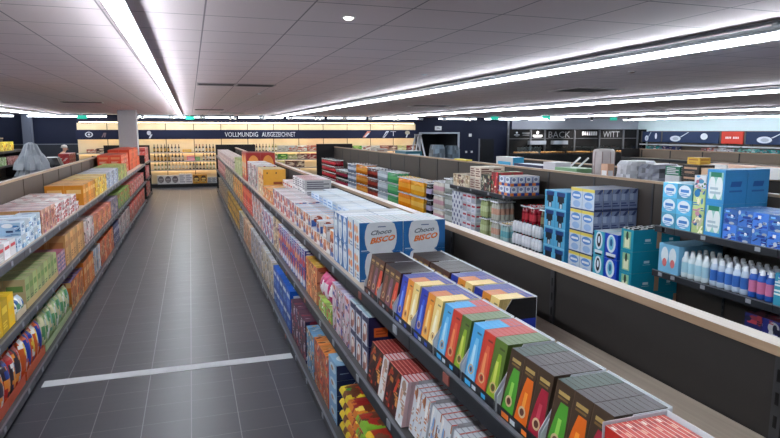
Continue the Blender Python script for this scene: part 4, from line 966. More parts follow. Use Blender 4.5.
chk = lambda dx, dy, dz, v: (lambda B: G().box(*B, (214, 216, 224)).art(B, 'f', [('e', .05, .55, .4, .95, (36, 44, 110)), ('e', .55, .1, .95, .5, (36, 44, 110))]).art(B, 's', [('e', .05, .1, .4, .5, (36, 44, 110)), ('e', .55, .55, .95, .95, (36, 44, 110))]).mesh('water_pack', [M['film']]))((-dx/2, dx/2, -dy/2, dy/2, 0, dz))
block(-1, 'water_pack', 'white pack with navy dots in drinks aisle', 'drinks pack', chk, FB_, ZB2, 8.6, 8.98, 3, .15, 2, .145, 6)
block(-1, 'milk_pack', 'white pack with red band in drinks aisle', 'drinks pack', mk((206, 208, 216), [(176, 30, 60), (150, 160, 190)], 'title', seed=121, mat='film'), FB_, ZB2, 8.12, 8.58, 3, .15, 2, .145, 6)
run_packs('bottle_multipack', 'pale green bottle pack', 'drinks pack', bottle_pack((170, 180, 130), (196, 206, 160), (70, 130, 120), h=.28), 7.68, 8.11, .215, .145, 2, .282, 3)
run_packs('bottle_multipack', 'clear and peach bottle pack', 'drinks pack', bottle_pack((190, 190, 180), (206, 160, 140), (226, 226, 226), h=.28), 7.42, 7.68, .215, .145, 2, .282, 3)
run_packs('bottle_multipack', 'aqua labelled bottle pack', 'drinks pack', bottle_pack((160, 190, 190), (110, 170, 180), (226, 200, 150), h=.28), 7.15, 7.40, .215, .145, 2, .282, 2)
run_packs('bottle_multipack', 'ruby red bottle pack', 'drinks pack', bottle_pack((140, 24, 40), (190, 60, 70), (200, 30, 40), h=.28, n_y=2), 6.72, 7.1, .148, .145, 2, .282, 3, front=FB_+.15)
run_packs('bottle_multipack', 'olive brown bottle pack', 'drinks pack', bottle_pack((96, 86, 70), (150, 140, 110), (60, 56, 60), h=.28, n_y=2), 6.40, 6.68, .148, .145, 2, .282, 3, front=FB_+.15)
jug = bottle_pack((214, 216, 224), (222, 222, 228), (26, 28, 40), n_y=3, n_x=1, h=.164, r=.036, film=False)
for k in range(4):
    for i, y in enumerate((6.46, 6.70, 6.94)):
        place(jug, 'milk_multipack', FB_+.04, y, ZB2+.001+.166*k, 'white bottle trio with black caps, %s layer, %s of three along the shelf' % (('lowest', 'second', 'third', 'top')[k], ('nearest', 'middle', 'farthest')[i]), 'drinks pack', 'white bottles with black caps')
# household stacks
def tee(dx, dy, dz, v):
    B = (-dx/2, dx/2, -dy/2, dy/2, 0, dz)
    g = G().box(*B, (84, 166, 206), t=(60, 140, 184), s=(46, 134, 182))
    g.art(B, 'f', [('r', .12, .72, .88, .95, (26, 60, 120)), ('r', .2, .42, .8, .74, (20, 26, 40)), ('r', .34, .12, .66, .6, (20, 26, 40)), ('r', .42, .12, .6, .34, (190, 200, 210)), ('r', .0, .0, 1, .08, (120, 190, 220))])
    g.art(B, 's', [('l', .2, .4, .8, .6, (110, 180, 216), 2)])
    return g.mesh('detergent_carton', [M['card']])
block(-1, 'detergent_carton', 'sky blue carton with black T cutout', 'carton', tee, FB_, ZB2, 5.82, 6.26, 2, .24, 2, .225, 5)
def laundry(dx, dy, dz, v):
    B = (-dx/2, dx/2, -dy/2, dy/2, 0, dz)
    g = G().box(*B, (196, 208, 224), s=(124, 136, 166), t=(140, 148, 170))
    g.art(B, 'f', [('r', 0, .86, 1, 1, (226, 206, 96)), ('e', .1, .48, .9, .84, (90, 140, 206)), ('r', .2, .6, .8, .7, (226, 230, 238)), ('e', .2, .1, .85, .42, (150, 180, 220)), ('r', 0, 0, 1, .06, (40, 50, 100))])
    g.art(B, 's', [('r', .04, .5, .5, .8, (160, 172, 196)), ('q', .3, .7, .7, 1.0, (50, 62, 104), .8, 1.0), ('l', .08, .2, .9, .42, (60, 74, 120), 2), ('r', .0, .0, .04, 1, (60, 70, 110)), ('r', .55, .5, .9, .75, (130, 144, 178)), ('r', 0, .0, 1, .12, (46, 54, 92))])
    return g.mesh('laundry_pack', [M['card']])
block(-1, 'laundry_pack', 'blue white laundry pack with yellow top edge', 'pack', laundry, FB_, ZB2, 5.32, 5.74, 2, .112, 5, .24, 5)
def bottlebox(c, cb, cl):
    def f(dx, dy, dz, v):
        B = (-dx/2, dx/2, -dy/2, dy/2, 0, dz)
        return G().box(*B, c, t=(200, 210, 220)).art(B, 'f', [('e', .15, .25, .85, .98, (214, 228, 236)), ('e', .3, .35, .7, .9, cb), ('e', .4, .5, .6, .8, cl), ('r', .12, .1, .88, .22, (226, 230, 234)), ('r', .2, .02, .8, .09, (20, 24, 40))]).mesh('cleaner_carton', [M['card']])
    return f
block(-1, 'cleaner_carton', 'aqua carton with dark bottle picture', 'carton', bottlebox((70, 170, 196), (30, 34, 50), (220, 230, 240)), FB_, ZB2, 5.13, 5.30, 1, .2, 2, .26, 3)
block(-1, 'cleaner_carton', 'royal blue carton with pale bottle picture', 'carton', bottlebox((24, 70, 190), (110, 190, 216), (30, 90, 150)), FB_, ZB2, 4.92, 5.12, 1, .2, 2, .26, 3)
TEAL = (22, 140, 166)
def teal(dx, dy, dz, v, top=False):
    B = (-dx/2, dx/2, -dy/2, dy/2, 0, dz)
    g = G().box(*B, TEAL, t=(150, 142, 130))
    g.art(B, 's', [('r', .42, .44, .62, .56, (206, 226, 232)), ('r', .38, .36, .66, .38, (170, 210, 220)), ('r', .84, .1, 1, .9, (190, 150, 120) if v else TEAL)])
    g.art(B, 'f', [('r', .2, .1, .8, .9, (150, 190, 150)), ('r', .3, .15, .7, .6, (226, 226, 190)), ('e', .4, .5, .6, .9, (40, 60, 50))])
    if top:
        for i in range(6):
            for j in range(4): g.box(-dx/2+dx*(j+.2)/4, -dx/2+dx*(j+.8)/4, -dy/2+dy*(i+.25)/6, -dy/2+dy*(i+.75)/6, dz+.0002, dz+.012, (216, 216, 220) if (i+j) % 2 else (40, 44, 46))
    return g.mesh('vinegar_carton', [M['card']])
for k in range(4):
    for j in range(2):
        me = teal(.335 if j == 0 else .23, .175, .215, (k+j) % 2, k == 3)
        place(me, 'cleaner_carton', FB_+(.17 if j == 0 else .455), 4.79, ZB2+.001+.2165*k, 'teal carton with brown patch, %s layer, %s' % (('lowest', 'second', 'third', 'open top')[k], ('aisle side', 'panel side')[j]), 'carton', 'teal cartons')
# B top shelf near
ZBT = 1.091
block(-1, 'wipes_pack', 'pale blue pack with white oval logo', 'pack', mk((90, 176, 214), [(226, 234, 242), (70, 130, 200), (110, 160, 210)], 'oval', top=(150, 200, 220), seed=130, mat='film'), FB_, ZBT, 4.02, 4.36, 2, .15, 2, .135, 3)
block(-1, 'tab_box', 'green and cream box with blue bottle picture', 'box', mk((176, 196, 130), [(40, 120, 180), (226, 220, 190), (200, 140, 160)], 'busy', seed=131), FB_-.0, ZBT, 3.885, 4.01, 1, .15, 2, .19, 2)
block(-1, 'tissue_box', 'white box with pink circles, on top of the green boxes', 'box', mk((222, 224, 230), [(214, 130, 150), (80, 160, 200), (110, 170, 120)], 'busy', seed=132), FB_, ZBT+.382, 3.885, 4.01, 1, .15, 1, .11, 1)
def bluecart(dx, dy, dz, v):
    B = (-dx/2, dx/2, -dy/2, dy/2, 0, dz); c = (54, 142, 200)
    g = G().box(*B, c, t=(70, 150, 196))
    g.art(B, 'f', [('r', .1, .12, .9, .92, (150, 200, 190)), ('e', .1, .12, .5, .8, (226, 232, 232)), ('e', .5, .12, .9, .8, (226, 232, 232)), ('r', .2, .78, .8, .92, (30, 120, 90)), ('l', .2, .25, .8, .5, (170, 190, 200), 2)])
    g.art(B, 's', [('q', .25, .72, .3, .78, (30, 92, 160), .5, .66), ('l', .22, .32, .8, .42, (40, 104, 170), 1)])
    return g.mesh('detergent_carton', [M['card']])
block(-1, 'detergent_carton', 'big bright blue carton showing white bottles', 'carton', bluecart, FB_, ZBT, 3.70, 3.88, 1, .235, 2, .275, 2)
block(-1, 'powder_bag', 'blue and white refill bag on upper household shelf', 'bag', mk((70, 120, 200), [(222, 228, 238), (40, 80, 180), (30, 50, 130), (120, 180, 226)], 'busy', top=(80, 130, 200), seed=134, mat='film'), FB_, ZBT, 2.5, 3.69, 9, .13, 3, .125, 2)
# B lower shelf near: cleaning bottles
ZBM = .681
def cleaner(body, lab, cap, h=.225, r=.034):
    g = G().lathe(0, 0, [(r*.92, 0, body), (r, h*.06, body), (r, h*.2, lab), (r, h*.6, body), (r*.97, h*.72, body), (r*.6, h*.82, cap), (r*.5, h*.97, cap), (r*.4, h, cap)], 10)
    return g.mesh('cleaner_bottle', [M['plastic']])
cb1 = cleaner((214, 226, 232), (170, 210, 226), (226, 232, 236)); cb2 = cleaner((190, 206, 226), (60, 110, 190), (222, 228, 236)); cb3 = cleaner((40, 90, 180), (206, 120, 160), (226, 230, 240))
block(-1, 'cleaner_carton', 'pale blue display carton with two white bottles drawn', 'carton', lambda dx, dy, dz, v: (lambda B: G().box(*B, (120, 180, 214)).art(B, 'f', [('e', .12, .3, .48, .9, (222, 230, 236)), ('e', .52, .3, .88, .9, (222, 230, 236)), ('e', .2, .2, .42, .5, (206, 110, 110)), ('e', .6, .2, .82, .5, (206, 110, 110))]).mesh('c', [M['card']]))((-dx/2, dx/2, -dy/2, dy/2, 0, dz)), FB_, ZBM, 4.12, 4.36, 1, .25, 2, .26, 1)
def bottles(me, label, y0, ny, nx, dy=.073, z=ZBM):
    for i in range(ny):
        for j in range(nx):
            place(me, 'cleaner_bottle', FB_+.04+.072*j, y0+dy*(i+.5), z+.001, '%s, %s row, %s from near end' % (label, ('front', 'second', 'third', 'rear')[j], ORD[i]), 'bottle', label + 's')
bottles(cb1, 'white bottle with pale label, lower household shelf', 3.82, 4, 4)
bottles(cb2, 'clear blue labelled bottle, lower household shelf', 3.44, 5, 4)
bottles(cb3, 'blue bottle with pink label, lower household shelf', 3.22, 3, 4)
block(-1, 'cleaner_carton', 'cyan display carton at the right frame edge', 'carton', mk((70, 180, 214), [(222, 232, 240), (40, 110, 190)], 'busy', seed=136), FB_, ZBM, 2.9, 3.2, 2, .2, 2, .24, 1)
block(-1, 'capsule_bag', 'navy and white tub with red top, bottom household shelf', 'tub', mk((36, 40, 110), [(226, 226, 232), (150, 50, 60), (20, 24, 50)], 'busy', top=(120, 70, 80), seed=137), FB_, .091, 2.5, 3.42, 6, .14, 2, .235, 2)
# B upper drinks shelf
ZBU = 1.081
block(-1, 'juice_carton', 'tan carton with dark print on the short upper shelf', 'carton', mk((190, 172, 146), [(90, 50, 44), (220, 206, 186), (150, 120, 90)], 'busy', top=(170, 150, 130), seed=140), FB_, ZBU, 8.35, 8.95, 4, .2, 2, .19, 1)
block(-1, 'juice_carton', 'tall pale carton with brown text row, short upper shelf', 'carton', mk((200, 186, 170), [(110, 60, 50), (226, 216, 206)], 'lines', seed=141), FB_, ZBU, 7.98, 8.33, 2, .2, 2, .17, 2)
block(-1, 'juice_carton', 'black and green pack on the short upper shelf', 'pack', mk((50, 56, 50), [(160, 150, 120), (120, 60, 60), (200, 196, 180)], 'busy', top=(100, 110, 90), seed=142), FB_, ZBU, 7.66, 7.96, 3, .2, 2, .24, 1)
block(-1, 'juice_carton', 'red and green box on the short upper shelf', 'box', mk((150, 60, 60), [(60, 120, 60), (220, 210, 190), (200, 50, 60)], 'busy', top=(70, 130, 60), seed=143), FB_, ZBU, 7.45, 7.64, 2, .2, 2, .3, 1)
def dishbox(dx, dy, dz, v):
    B = (-dx/2, dx/2, -dy/2, dy/2, 0, dz)
    g = G().box(*B, (190, 198, 214), t=(190, 186, 186))
    for sd in 'f', 's': g.art(B, sd, [('e', .15, .35, .85, .95, (226, 228, 234)), ('e', .25, .5, .75, .85, (120, 130, 160)), ('r', .0, .0, .5, .3, (226, 130, 60)), ('r', .5, .0, 1, .3, (40, 60, 140)), ('r', 0, .3, .12, .9, (50, 70, 150))])
    return g.mesh('tab_box', [M['card']])
block(-1, 'tab_box', 'white orange and blue round logo box at shelf end', 'box', dishbox, FB_, ZBU, 7.10, 7.42, 2, .112, 4, .132, 2)

# ================= on the far side of B, showing above its cap
ZR = 1.201
def rb(name, label, cat, me, x, y, z=ZR, grp=None, rz=0): return place(me, name, x, y, z+.0008, label, cat, grp, rz)
rb('goods_carton', 'white and cyan carton above the wooden cap, far from bakery', 'carton', pack(.2, .55, .33, (200, 196, 196), [(60, 160, 206), (170, 90, 80)], 'title', side=(50, 160, 206), seed=150), 4.95, 8.75)
rb('goods_carton', 'long navy and silver carton on the cap shelf', 'carton', pack(.3, .8, .25, (60, 64, 100), [(190, 196, 210)], 'lines', seed=151), 4.95, 7.95)
rb('goods_carton', 'plain white carton on the shelf before the bakery', 'carton', pack(.26, .30, .31, (206, 204, 212), [(180, 180, 190)], 'plain'), 4.95, 7.4)
rb('goods_carton', 'green and white carton below two white sticks', 'carton', pack(.3, .5, .26, (110, 150, 110), [(214, 216, 216)], 'title', top=(120, 160, 126), seed=152), 4.90, 6.9)
for i, y in enumerate((6.80, 6.98)):
    t = place(G().tube([(-.05, 0, .012), (.1, .0, .13)], .012, (230, 230, 234)).mesh('white_tube', [M['plastic']]), 'white_tube', 4.93, y, ZR+.262, 'white slanted tube on the green carton, %s one' % ('near', 'far')[i], 'tube', 'white slanted tubes')
rl = G().lathe(0, 0, [(.13, 0, (186, 176, 176)), (.13, .5, (200, 192, 190)), (.11, .52, (210, 204, 200)), (.04, .525, (120, 110, 110))], 16)
for a in range(8): rl.box(.132*math.cos(a*PI/4)-.004, .132*math.cos(a*PI/4)+.004, .132*math.sin(a*PI/4)-.004, .132*math.sin(a*PI/4)+.004, .01, .49, (150, 130, 130))
rb('paper_roll', 'tall pinkish white roll left of the wrapped goods', 'roll', rl.mesh('paper_roll', [M['card']]), 5.0, 6.45)
# wrapped stacks
def wrapped(dx, dy, dz, col, seed):
    rr = random.Random(seed); g = G(); nz, nn = 8, 20
    rings = []
    for k in range(nz+1):
        ring = []
        for i in range(nn):
            a = 2*PI*i/nn; c, s_ = math.cos(a), math.sin(a)
            f = 1/max(abs(c), abs(s_))
            q = (.93 if k else .96) + rr.uniform(-.05, .03)
            if k == nz: q *= .8
            ring.append((dx/2*c*min(f, 1.28)*q, dy/2*s_*min(f, 1.28)*q, dz*k/nz + (rr.uniform(-.02, .02)*dz if 0 < k < nz else 0)))
        rings.append(ring)
    for k in range(nz):
        for i in range(nn):
            j = (i+1) % nn; ff = rr.uniform(.7, 1.25); cc = tuple(int(v*ff) for v in col); cc = tuple(min(250, v) for v in cc)
            g.face([rings[k][i], rings[k][j], rings[k+1][j], rings[k+1][i]], cc)
    g.face(rings[nz], col); g.face(rings[0][::-1], col)
    return g.mesh('wrapped_stack', [M['film']])
rb('wrapped_goods', 'pale plastic wrapped stack of goods behind the cap', 'wrapped stack', wrapped(.42, .36, .40, (196, 197, 204), 3), 5.02, 5.86)
rb('wrapped_goods', 'darker plastic wrapped stack beside the pale one', 'wrapped stack', wrapped(.42, .34, .38, (116, 118, 130), 4), 5.02, 5.50)
rb('goods_carton', 'small orange and white carton left of wrapped goods', 'carton', pack(.09, .12, .36, (206, 160, 130), [(230, 226, 226)], 'title'), 4.735, 6.03)
for k, (c, lb) in enumerate((((90, 90, 110), 'grey'), ((80, 36, 70), 'plum'), ((206, 206, 210), 'white'), ((20, 110, 80), 'green'))):
    rb('goods_box', '%s box in the small stack right of the wrapped goods' % lb, 'box', pack(.2, .2, .093, c, [(200, 200, 206)], 'lines'), 4.95, 5.12, ZR+.0942*k, 'small stack of boxes')
for k in range(4):
    rb('goods_box', 'black and tan box in the stack beside the green box, %s' % ('lowest', 'second', 'third', 'top')[k], 'box', pack(.2, .22, .1, (40, 34, 34), [(190, 150, 120)], 'title', top=(196, 160, 130)), 4.95, 4.88, ZR+.1012*k, 'black and tan boxes')
rb('goods_box', 'yellow box on top of the black and tan boxes', 'box', pack(.14, .16, .07, (226, 180, 60), [(190, 120, 40)], 'title'), 4.95, 4.88, ZR+.41)
rb('goods_box', 'tan box right of the black stack', 'box', pack(.2, .16, .38, (206, 170, 140), [(230, 220, 210)], 'title'), 4.95, 4.66)
# shallow cartons on run C behind the blue carton
gondola('shelving run behind the big blue carton', 7.55, 7.61, 3.0, 13.0, [(.13, 3, 13, 0), (.7, 3, 13, 0)], [(.13, 3, 13, 0)], lipl=6.95, lipr=8.2, cap=1.3, endh=1.25)
for i, (y, c) in enumerate(((7.0, (196, 196, 196)), (6.55, (206, 170, 150)), (6.1, (190, 190, 190)))):
    place(pack(.4, .4, .13, c, [(210, 210, 210)], 'plain', top=(186, 150, 126)), 'open_carton', 7.3, y, .702+.0, 'shallow %s carton behind the big blue carton' % ('grey', 'tan', 'white')[i], 'carton') if False else place(pack(.34, .42, .16, c, [(210, 210, 210)], 'plain', top=(186, 150, 126)), 'open_carton', 7.58, y, 1.301, 'shallow %s carton on the low run behind the blue carton' % ('grey', 'tan', 'white')[i], 'carton')
place(pack(.3, .3, .17, (216, 190, 80), [(230, 220, 180)], 'title'), 'open_carton', 7.58, 5.72, 1.301, 'yellow carton at the right frame edge', 'carton')

# ================= wine wall goods
def wine(glass, lab, cap, h=.27, r=.033):
    return G().lathe(0, 0, [(r, 0, glass), (r, h*.15, lab), (r, h*.5, glass), (r, h*.6, glass), (r*.36, h*.76, cap), (r*.38, h, cap)], 7).mesh('wine_bottle', [M['glass']])
wines = [wine((30, 34, 24), (214, 206, 190), (120, 30, 40)), wine((24, 22, 26), (190, 150, 90), (30, 30, 36)), wine((120, 130, 80), (226, 226, 214), (200, 190, 120)), wine((50, 20, 24), (226, 220, 210), (170, 40, 50)), wine((210, 190, 150), (226, 226, 220), (206, 160, 90)), wine((150, 60, 60), (226, 206, 200), (214, 120, 110))]
wn = ('dark green', 'black and gold', 'pale green', 'dark red', 'clear golden', 'rose pink')
zn = {.62: 'lowest lit shelf', .92: 'middle lit shelf', 1.22: 'top lit shelf'}
def wrow(z, x0, x1, kinds, step=.115):
    x = x0; i = 0
    while x < x1:
        if (z == 1.22 and -.34 < x < .08) or (z == .92 and -.21 < x < .35): x += step; i += 1; continue
        k = kinds[(i // 5) % len(kinds)]
        place(wines[k], 'wine_bottle', x, YB-.28, z+.001, '%s wine bottle on the %s, %s from left %s' % (wn[k], zn[z], ORD[i], 'of the aisle' if x < .9 else 'after the end panel'), 'wine bottle', '%s wine bottles on the %s' % (wn[k], zn[z]))
        x += step; i += 1
wrow(1.22, -1.2, .8, [1, 0, 3, 1]); wrow(.92, -1.2, -.0, [1, 0, 3]); wrow(.92, .3, .85, [3, 0]); wrow(.62, -1.2, .85, [2, 4, 0, 2])
wrow(1.22, 2.15, 3.0, [0, 2]); wrow(.92, 2.5, 3.0, [2])
def wbox(label, x0, x1, z, h, c, pal, style='title', n=1, d=.28):
    w_ = (x1-x0)/n
    me = pack(d, w_-.004, h, c, pal, style, seed=int(abs(x0*10))+160)
    for i in range(n):
        o = place(me, 'goods_carton', x0+w_*(i+.5), YB-.23 if d < .29 else YB-.25, z+.001, label + ((', ' + ORD[i] + ' from left') if n > 1 else ''), 'carton', label if n > 1 else None, PI/2)
wbox('yellow tray box on the top lit shelf', -.28, .02, 1.22, .09, (236, 180, 60), [(240, 220, 160)])
wbox('pink box on the middle lit shelf', -.15, .12, .92, .16, (214, 130, 140), [(230, 200, 200)])
wbox('green box next to the pink box', .13, .29, .92, .13, (110, 160, 90), [(200, 220, 180)])
wbox('white carton with round print on the wine wall base', -1.15, -.45, .12, .30, (206, 202, 200), [(90, 80, 80), (150, 140, 140)], 'oval', 3, .3)
wbox('stacked white carton on the wine wall base', -.44, .0, .12, .34, (200, 198, 200), [(150, 150, 156)], 'lines', 2, .3)
wbox('golden carton with dark bottle print on the base', .02, .5, .12, .30, (214, 150, 40), [(60, 30, 20), (226, 190, 100)], 'oval', 2, .3)
wbox('low grey carton at the right of the base', .52, .95, .12, .2, (170, 172, 176), [(110, 114, 120)], 'lines', 3, .3)
cols = [((226, 220, 206), [(190, 180, 160)]), ((60, 150, 50), [(190, 220, 120)]), ((214, 206, 130), [(240, 230, 190)]), ((206, 110, 80), [(240, 220, 200)]), ((230, 226, 214), [(200, 120, 90)]), ((150, 50, 46), [(230, 200, 180)]), ((110, 70, 60), [(220, 200, 170)])]
for z, seq in ((1.22, (0, 4, 4, 3, 3)), (.92, (1, 2, 6, 5, 3)), (.62, (0, 6, 2, 6, 6))):
    for q, ci in enumerate(seq):
        x0 = (3.02 if z > 1 else 2.2 if z < .9 else 3.02) + q*.36
        nm = ('cream', 'green', 'pale yellow', 'coral', 'ivory', 'dark red', 'brown')[ci]
        wbox('%s snack carton, %s, %s of the block' % (nm, zn[z], ('far left', 'left', 'centre', 'right', 'far right')[q]), x0, x0+.345, z, .2 if z > .8 else .24, *cols[ci], style='busy')
for z in (.62, .92, 1.22):
    for q in range(8):
        ci = (q*3+int(z*10)) % 7
        wbox('%s snack carton beyond the second end panel, %s, %s from left' % (('cream', 'green', 'pale yellow', 'coral', 'ivory', 'dark red', 'brown')[ci], zn[z].replace(' lit', ''), ORD[q]), 5.5+q*.36, 5.84+q*.36, z, .17, *cols[ci], style='busy')
for q in range(6):
    wbox('snack box on the wine wall left of the column, %s from left' % ORD[q], -3.3+q*.3, -3.02+q*.3, 1.22, .12+.03*(q % 3), *cols[(3, 6, 2, 0, 3, 1)[q]], style='busy')

# ================= right wall goods
def wall_goods():
    y = 21.5; q = 0
    while y > 15.4:
        w_ = .3
        c, nm = (((60, 180, 180), 'turquoise'), ((40, 60, 120), 'navy'), ((200, 206, 216), 'white'), ((206, 120, 110), 'coral'), ((222, 214, 214), 'cream'), ((130, 200, 190), 'mint'))[(q // 3) % 6]
        if not (18.5 < y < 19.7): place(pack(.2, w_-.01, .14 if q % 2 else .12, c, [(226, 226, 230), (120, 80, 90)], 'busy', seed=q), 'goods_box', XR-.22, y, 1.171, '%s box on the right wall shelf, %s from the far end' % (nm, ORD[q]), 'box', 'boxes on the right wall shelf')
        y -= w_; q += 1
wall_goods()

# ================= far left corner
gondola('tall dark shelving at far left with yellow packs', -5.32, -5.26, 16.0, 20.6, [], [(.6, 16, 20.6, 0), (1.05, 16, 20.6, 0), (1.42, 16, 20.6, 0)], lipr=-4.6, cap=1.75, endh=1.5)
block(1, 'snack_pack', 'yellow pack at the far left above a dark shelf', 'pack', mk((226, 196, 40), [(240, 226, 130), (190, 120, 40)], 'busy', seed=170), -4.62, 1.421, 16.8, 19.0, 9, .2, 1, .24, 1)
block(1, 'snack_pack', 'green pack at the far left under the yellow ones', 'pack', mk((110, 150, 90), [(200, 214, 180)], 'busy', seed=171), -4.62, 1.051, 16.8, 18.2, 6, .2, 1, .22, 1)
block(1, 'snack_pack', 'wine red pack at the far left under the yellow ones', 'pack', mk((110, 50, 60), [(190, 150, 150)], 'busy', seed=172), -4.62, 1.051, 18.3, 19.4, 5, .2, 1, .22, 1)
t = empty('wrapped_pallet', (-3.1, 14.0, 0), 'cone of white plastic film over a pallet by the left wall', 'wrapped pallet')
g = G()
for y in (-.36, 0, .36): g.box(-.4, .4, y-.04, y+.04, 0, .09, (150, 120, 84))
for k in range(5): g.box(-.4+.165*k, -.4+.165*k+.13, -.42, .42, .09, .12, (166, 134, 96))
g.obj('pallet', M['wood'] if False else M['matte'], t)
wm = wrapped(.62, .62, 1.05, (120, 126, 134), 9); link('wrapped_load', wm, t, (0, 0, .12))
rr = random.Random(3); g = G(); n = 30
prof = [(.30, 1.17), (.26, 1.3), (.2, 1.45), (.13, 1.58), (.1, 1.68), (.03, 1.72)]
rings = [[(r_*math.cos(2*PI*i/n)*(1+.25*math.sin(i*2.4+k)), r_*math.sin(2*PI*i/n)*(1+.2*math.sin(i*1.7+k)), z) for i in range(n)] for k, (r_, z) in enumerate(prof)]
for k in range(len(rings)-1):
    for i in range(n): g.face([rings[k][i], rings[k][(i+1) % n], rings[k+1][(i+1) % n], rings[k+1][i]], (160, 166, 174) if i % 3 else (140, 146, 154), 0, True)
g.face(rings[-1], (160, 166, 174)); g.obj('film_hood', M['film'], t)
place(wrapped(.8, .8, 1.32, (28, 30, 36), 12), 'covered_trolley', -3.35, 16.4, 0, 'dark covered trolley between the white film cone and the person', 'trolley')
t = empty('display_table', (-3.35, 18.6, 0), 'low dark table with red boxes by the person', 'table')
G().box(-.3, .3, -.5, .5, .86, .9, (60, 56, 56)).obj('tabletop', M['matte'], t)
for sx in (-.27, .27):
    for sy in (-.46, .46): G().box(sx-.02, sx+.02, sy-.02, sy+.02, 0, .86, (50, 50, 54)).obj('leg', M['matte'], t)
rbx = pack(.26, .23, .22, (186, 50, 46), [(230, 200, 196), (140, 30, 36)], 'busy', seed=175)
for i in range(4):
    for k in range(2): place(rbx, 'red_box', -3.25, 18.22+.25*i, .901+.221*k, 'red box on the low dark table, %s layer, %s from near end' % (('lower', 'upper')[k], ORD[i]), 'box', 'red boxes on the low table')

# ================= person beyond the red boxes
def skin_mesh(name, verts, edges, mat, col, sub=2, root=0):
    me = bpy.data.meshes.new(name); me.from_pydata([v[:3] for v in verts], edges, [])
    o = bpy.data.objects.new(name, me); C.objects.link(o)
    m = o.modifiers.new('skin', 'SKIN')
    for i, v in enumerate(verts):
        me.skin_vertices[0].data[i].radius = (v[3], v[4] if len(v) > 4 else v[3])
    me.skin_vertices[0].data[root].use_root = True
    sm = o.modifiers.new('sub', 'SUBSURF'); sm.levels = sub; sm.render_levels = sub
    dg = bpy.context.evaluated_depsgraph_get(); r_ = bpy.data.meshes.new_from_object(o.evaluated_get(dg))
    bpy.data.objects.remove(o)
    r_.materials.clear(); r_.materials.append(mat)
    ca = r_.color_attributes.new('Col', 'FLOAT_COLOR', 'CORNER')
    ca.data.foreach_set('color', list(lin(col)) * len(r_.loops)); r_.polygons.foreach_set('use_smooth', [True]*len(r_.polygons))
    r_.name = name; return r_
def person(x, y, rz):
    t = empty('person', (x, y, 0), 'person with pale cropped hair and dark jacket bending over behind the red boxes', 'person', rz=rz)
    SKIN_ = (206, 160, 136); k = .92
    V = [(0,0,.92,.11,.15),(0,.01,1.08,.10,.14),(0,.05,1.24,.11,.16),(0,.10,1.38,.07,.12),(0,.13,1.44,.048),(0,.15,1.49,.05),
         (0,.165,1.555,.082,.075),(0,.16,1.61,.08,.072)]
    E_ = [(i, i+1) for i in range(7)]
    for s_ in (-1, 1):
        b = len(V)
        V += [(s_*.09,0,.86,.085),(s_*.10,.0,.48,.055),(s_*.10,-.01,.27,.05),(s_*.10,-.02,.08,.035),(s_*.105,.10,.035,.03)]
        E_ += [(0,b),(b,b+1),(b+1,b+2),(b+2,b+3),(b+3,b+4)]
        b = len(V)
        V += [(s_*.16,.09,1.35,.05),(s_*.21,.16,1.12,.04),(s_*.18,.34,.98,.032),(s_*.17,.40,.965,.024,.034)]
        E_ += [(3,b),(b,b+1),(b+1,b+2),(b+2,b+3)]
        for q in range(4):
            b2 = len(V); fx = s_*(.145+.016*q); L_ = (.05,.062,.066,.058)[q]
            V += [(fx,.43,.96,.009),(fx,.43+L_*.55,.945,.008),(fx,.43+L_,.92,.007)]; E_ += [(b+3,b2),(b2,b2+1),(b2+1,b2+2)]
        b2 = len(V); V += [(s_*.135,.41,.95,.01),(s_*.12,.44,.935,.008)]; E_ += [(b+3,b2),(b2,b2+1)]
    V = [tuple(c*k for c in v) for v in V]
    body = link('body', skin_mesh('body', V, E_, M['matte'], SKIN_), t)
    # jacket and trousers follow the body
    J = [(0,0,.90,.135,.175),(0,.01,1.08,.12,.16),(0,.05,1.24,.13,.18),(0,.095,1.37,.085,.14)]; JE = [(0,1),(1,2),(2,3)]
    for s_ in (-1, 1):
        b = len(J); J += [(s_*.165,.09,1.35,.062),(s_*.212,.16,1.12,.052),(s_*.184,.32,.992,.044)]; JE += [(3,b),(b,b+1),(b+1,b+2)]
    link('jacket', skin_mesh('jacket', [tuple(c*k for c in v) for v in J], JE, M['matte'], (26, 28, 36)), t)
    P_ = [(0,0,.88,.125,.165)]; PE = []
    for s_ in (-1, 1):
        b = len(P_); P_ += [(s_*.092,0,.80,.098),(s_*.10,0,.48,.07),(s_*.10,-.01,.27,.064),(s_*.10,-.015,.10,.058)]; PE += [(0,b),(b,b+1),(b+1,b+2),(b+2,b+3)]
    link('trousers', skin_mesh('trousers', [tuple(c*k for c in v) for v in P_], PE, M['matte'], (40, 46, 66)), t)
    hd_ = G().lathe(0, 0, [(.088, 0, (196, 190, 184)), (.09, .03, (200, 194, 188)), (.07, .075, (204, 198, 192)), (.02, .098, (204, 198, 192))], 14)
    link('hair', hd_.mesh('hair', [M['matte']]), t, (0, .14*k+.006, 1.575*k))
    f = G()
    for s_ in (-1, 1): f.lathe(s_*.03, 0, [(.006, 0, (40, 36, 36)), (.006, .008, (40, 36, 36))], 6)
    f.box(-.01, .01, -.005, .02, -.04, -.008, (200, 150, 128)).box(-.022, .022, 0, .006, -.062, -.055, (150, 80, 76))
    for s_ in (-1, 1): f.box(s_*.085-.008, s_*.085+.008, -.10, -.075, -.035, .015, (200, 150, 128))
    link('face', f.mesh('face', [M['matte']]), t, (0, .235*k, 1.565*k))
person(-3.72, 20.15, math.radians(-90))

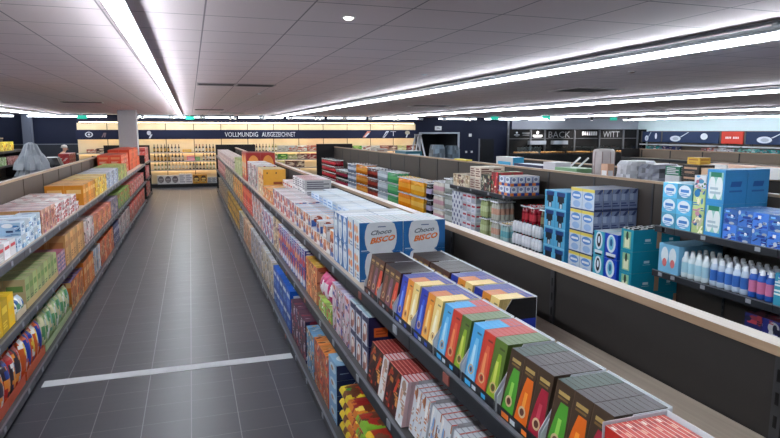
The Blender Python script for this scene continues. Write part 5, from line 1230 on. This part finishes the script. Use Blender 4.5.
# ================= stockroom doorway, ladder, wrapped crates
t = empty('step_ladder', (8.25, 21.6, 0), 'aluminium step ladder standing at the stockroom doorway', 'ladder')
for s_, nm in ((-1, 'front_rail'), (1, 'rear_rail')):
    for q in (-1, 1):
        G().tube([(s_*.42, q*.26, 0), (s_*.03, q*.18, 1.80)], .03, (200, 206, 216), 6).obj(nm, M['silver'], t)
for k in range(6):
    f = (k+.7)/7.2; x = -.42+.39*f; w_ = .26-.08*f
    G().box(x-.04, x+.04, -w_, w_, 1.8*f-.012, 1.8*f+.012, (206, 210, 220)).obj('step', M['silver'], t)
G().box(-.08, .08, -.2, .2, 1.79, 1.83, (190, 196, 206)).obj('top_platform', M['silver'], t)
for i, (x, y, h, c) in enumerate(((9.1, 21.75, 1.42, (120, 136, 150)), (9.75, 21.8, 1.38, (96, 112, 126)))):
    t = empty('wrapped_pallet', (x, y, 0), 'grey blue film wrapped pallet in the doorway, %s one' % ('left', 'right')[i], 'wrapped pallet', 'wrapped pallets in the doorway')
    g = G()
    for q in (-.24, 0, .24): g.box(-.28, .28, q-.04, q+.04, 0, .09, (120, 100, 76))
    g.box(-.28, .28, -.3, .3, .09, .12, (130, 108, 80)).obj('pallet', M['matte'], t)
    link('wrapped_load', wrapped(.56, .56, h-.121, c, 20+i), t, (0, 0, .12))
place(pack(.4, .8, .28, (40, 110, 130), [(200, 210, 216)], 'title', top=(170, 180, 186), seed=180), 'goods_carton', 4.95, 13.62, ZR+.0008, 'teal and white carton beside the ladder, above the cap', 'carton')
place(pack(.3, .6, .27, (206, 200, 196), [(150, 120, 110)], 'lines', seed=181), 'goods_carton', 4.95, 16.0, ZR+.0008, 'white carton above the cap near the wine wall', 'carton')
place(pack(.12, .5, .02, (226, 206, 60), [(180, 160, 40)], 'plain'), 'yellow_folder', 4.56+.07, 9.86, 1.4305, 'flat yellow packet on the wooden cap of the drinks run', 'packet')
for i, (x, lb) in enumerate(((10.75, 'left'), (11.0, 'right'))):
    place(G().box(-.04, .04, -.012, .012, -.04, .04, (200, 204, 210)).mesh('wall_switch', [M['plastic']]), 'wall_switch', x, YB-.013, 1.1, 'small white switch on the navy wall right of the doorway, %s' % lb, 'switch')
tag(G().box(10.86, 10.98, YB-.02, YB, 1.72, 1.84, (206, 210, 216)).obj('wall_sensor', M['plastic']), 'small white box on the navy wall above the switches', 'wall box')
struct('door_1', G().box(11.35, 12.0, YB-.04, YB, 0, 1.62, (20, 22, 28)).box(11.30, 11.35, YB-.05, YB, 0, 1.64, (110, 114, 124)), M['matte'])
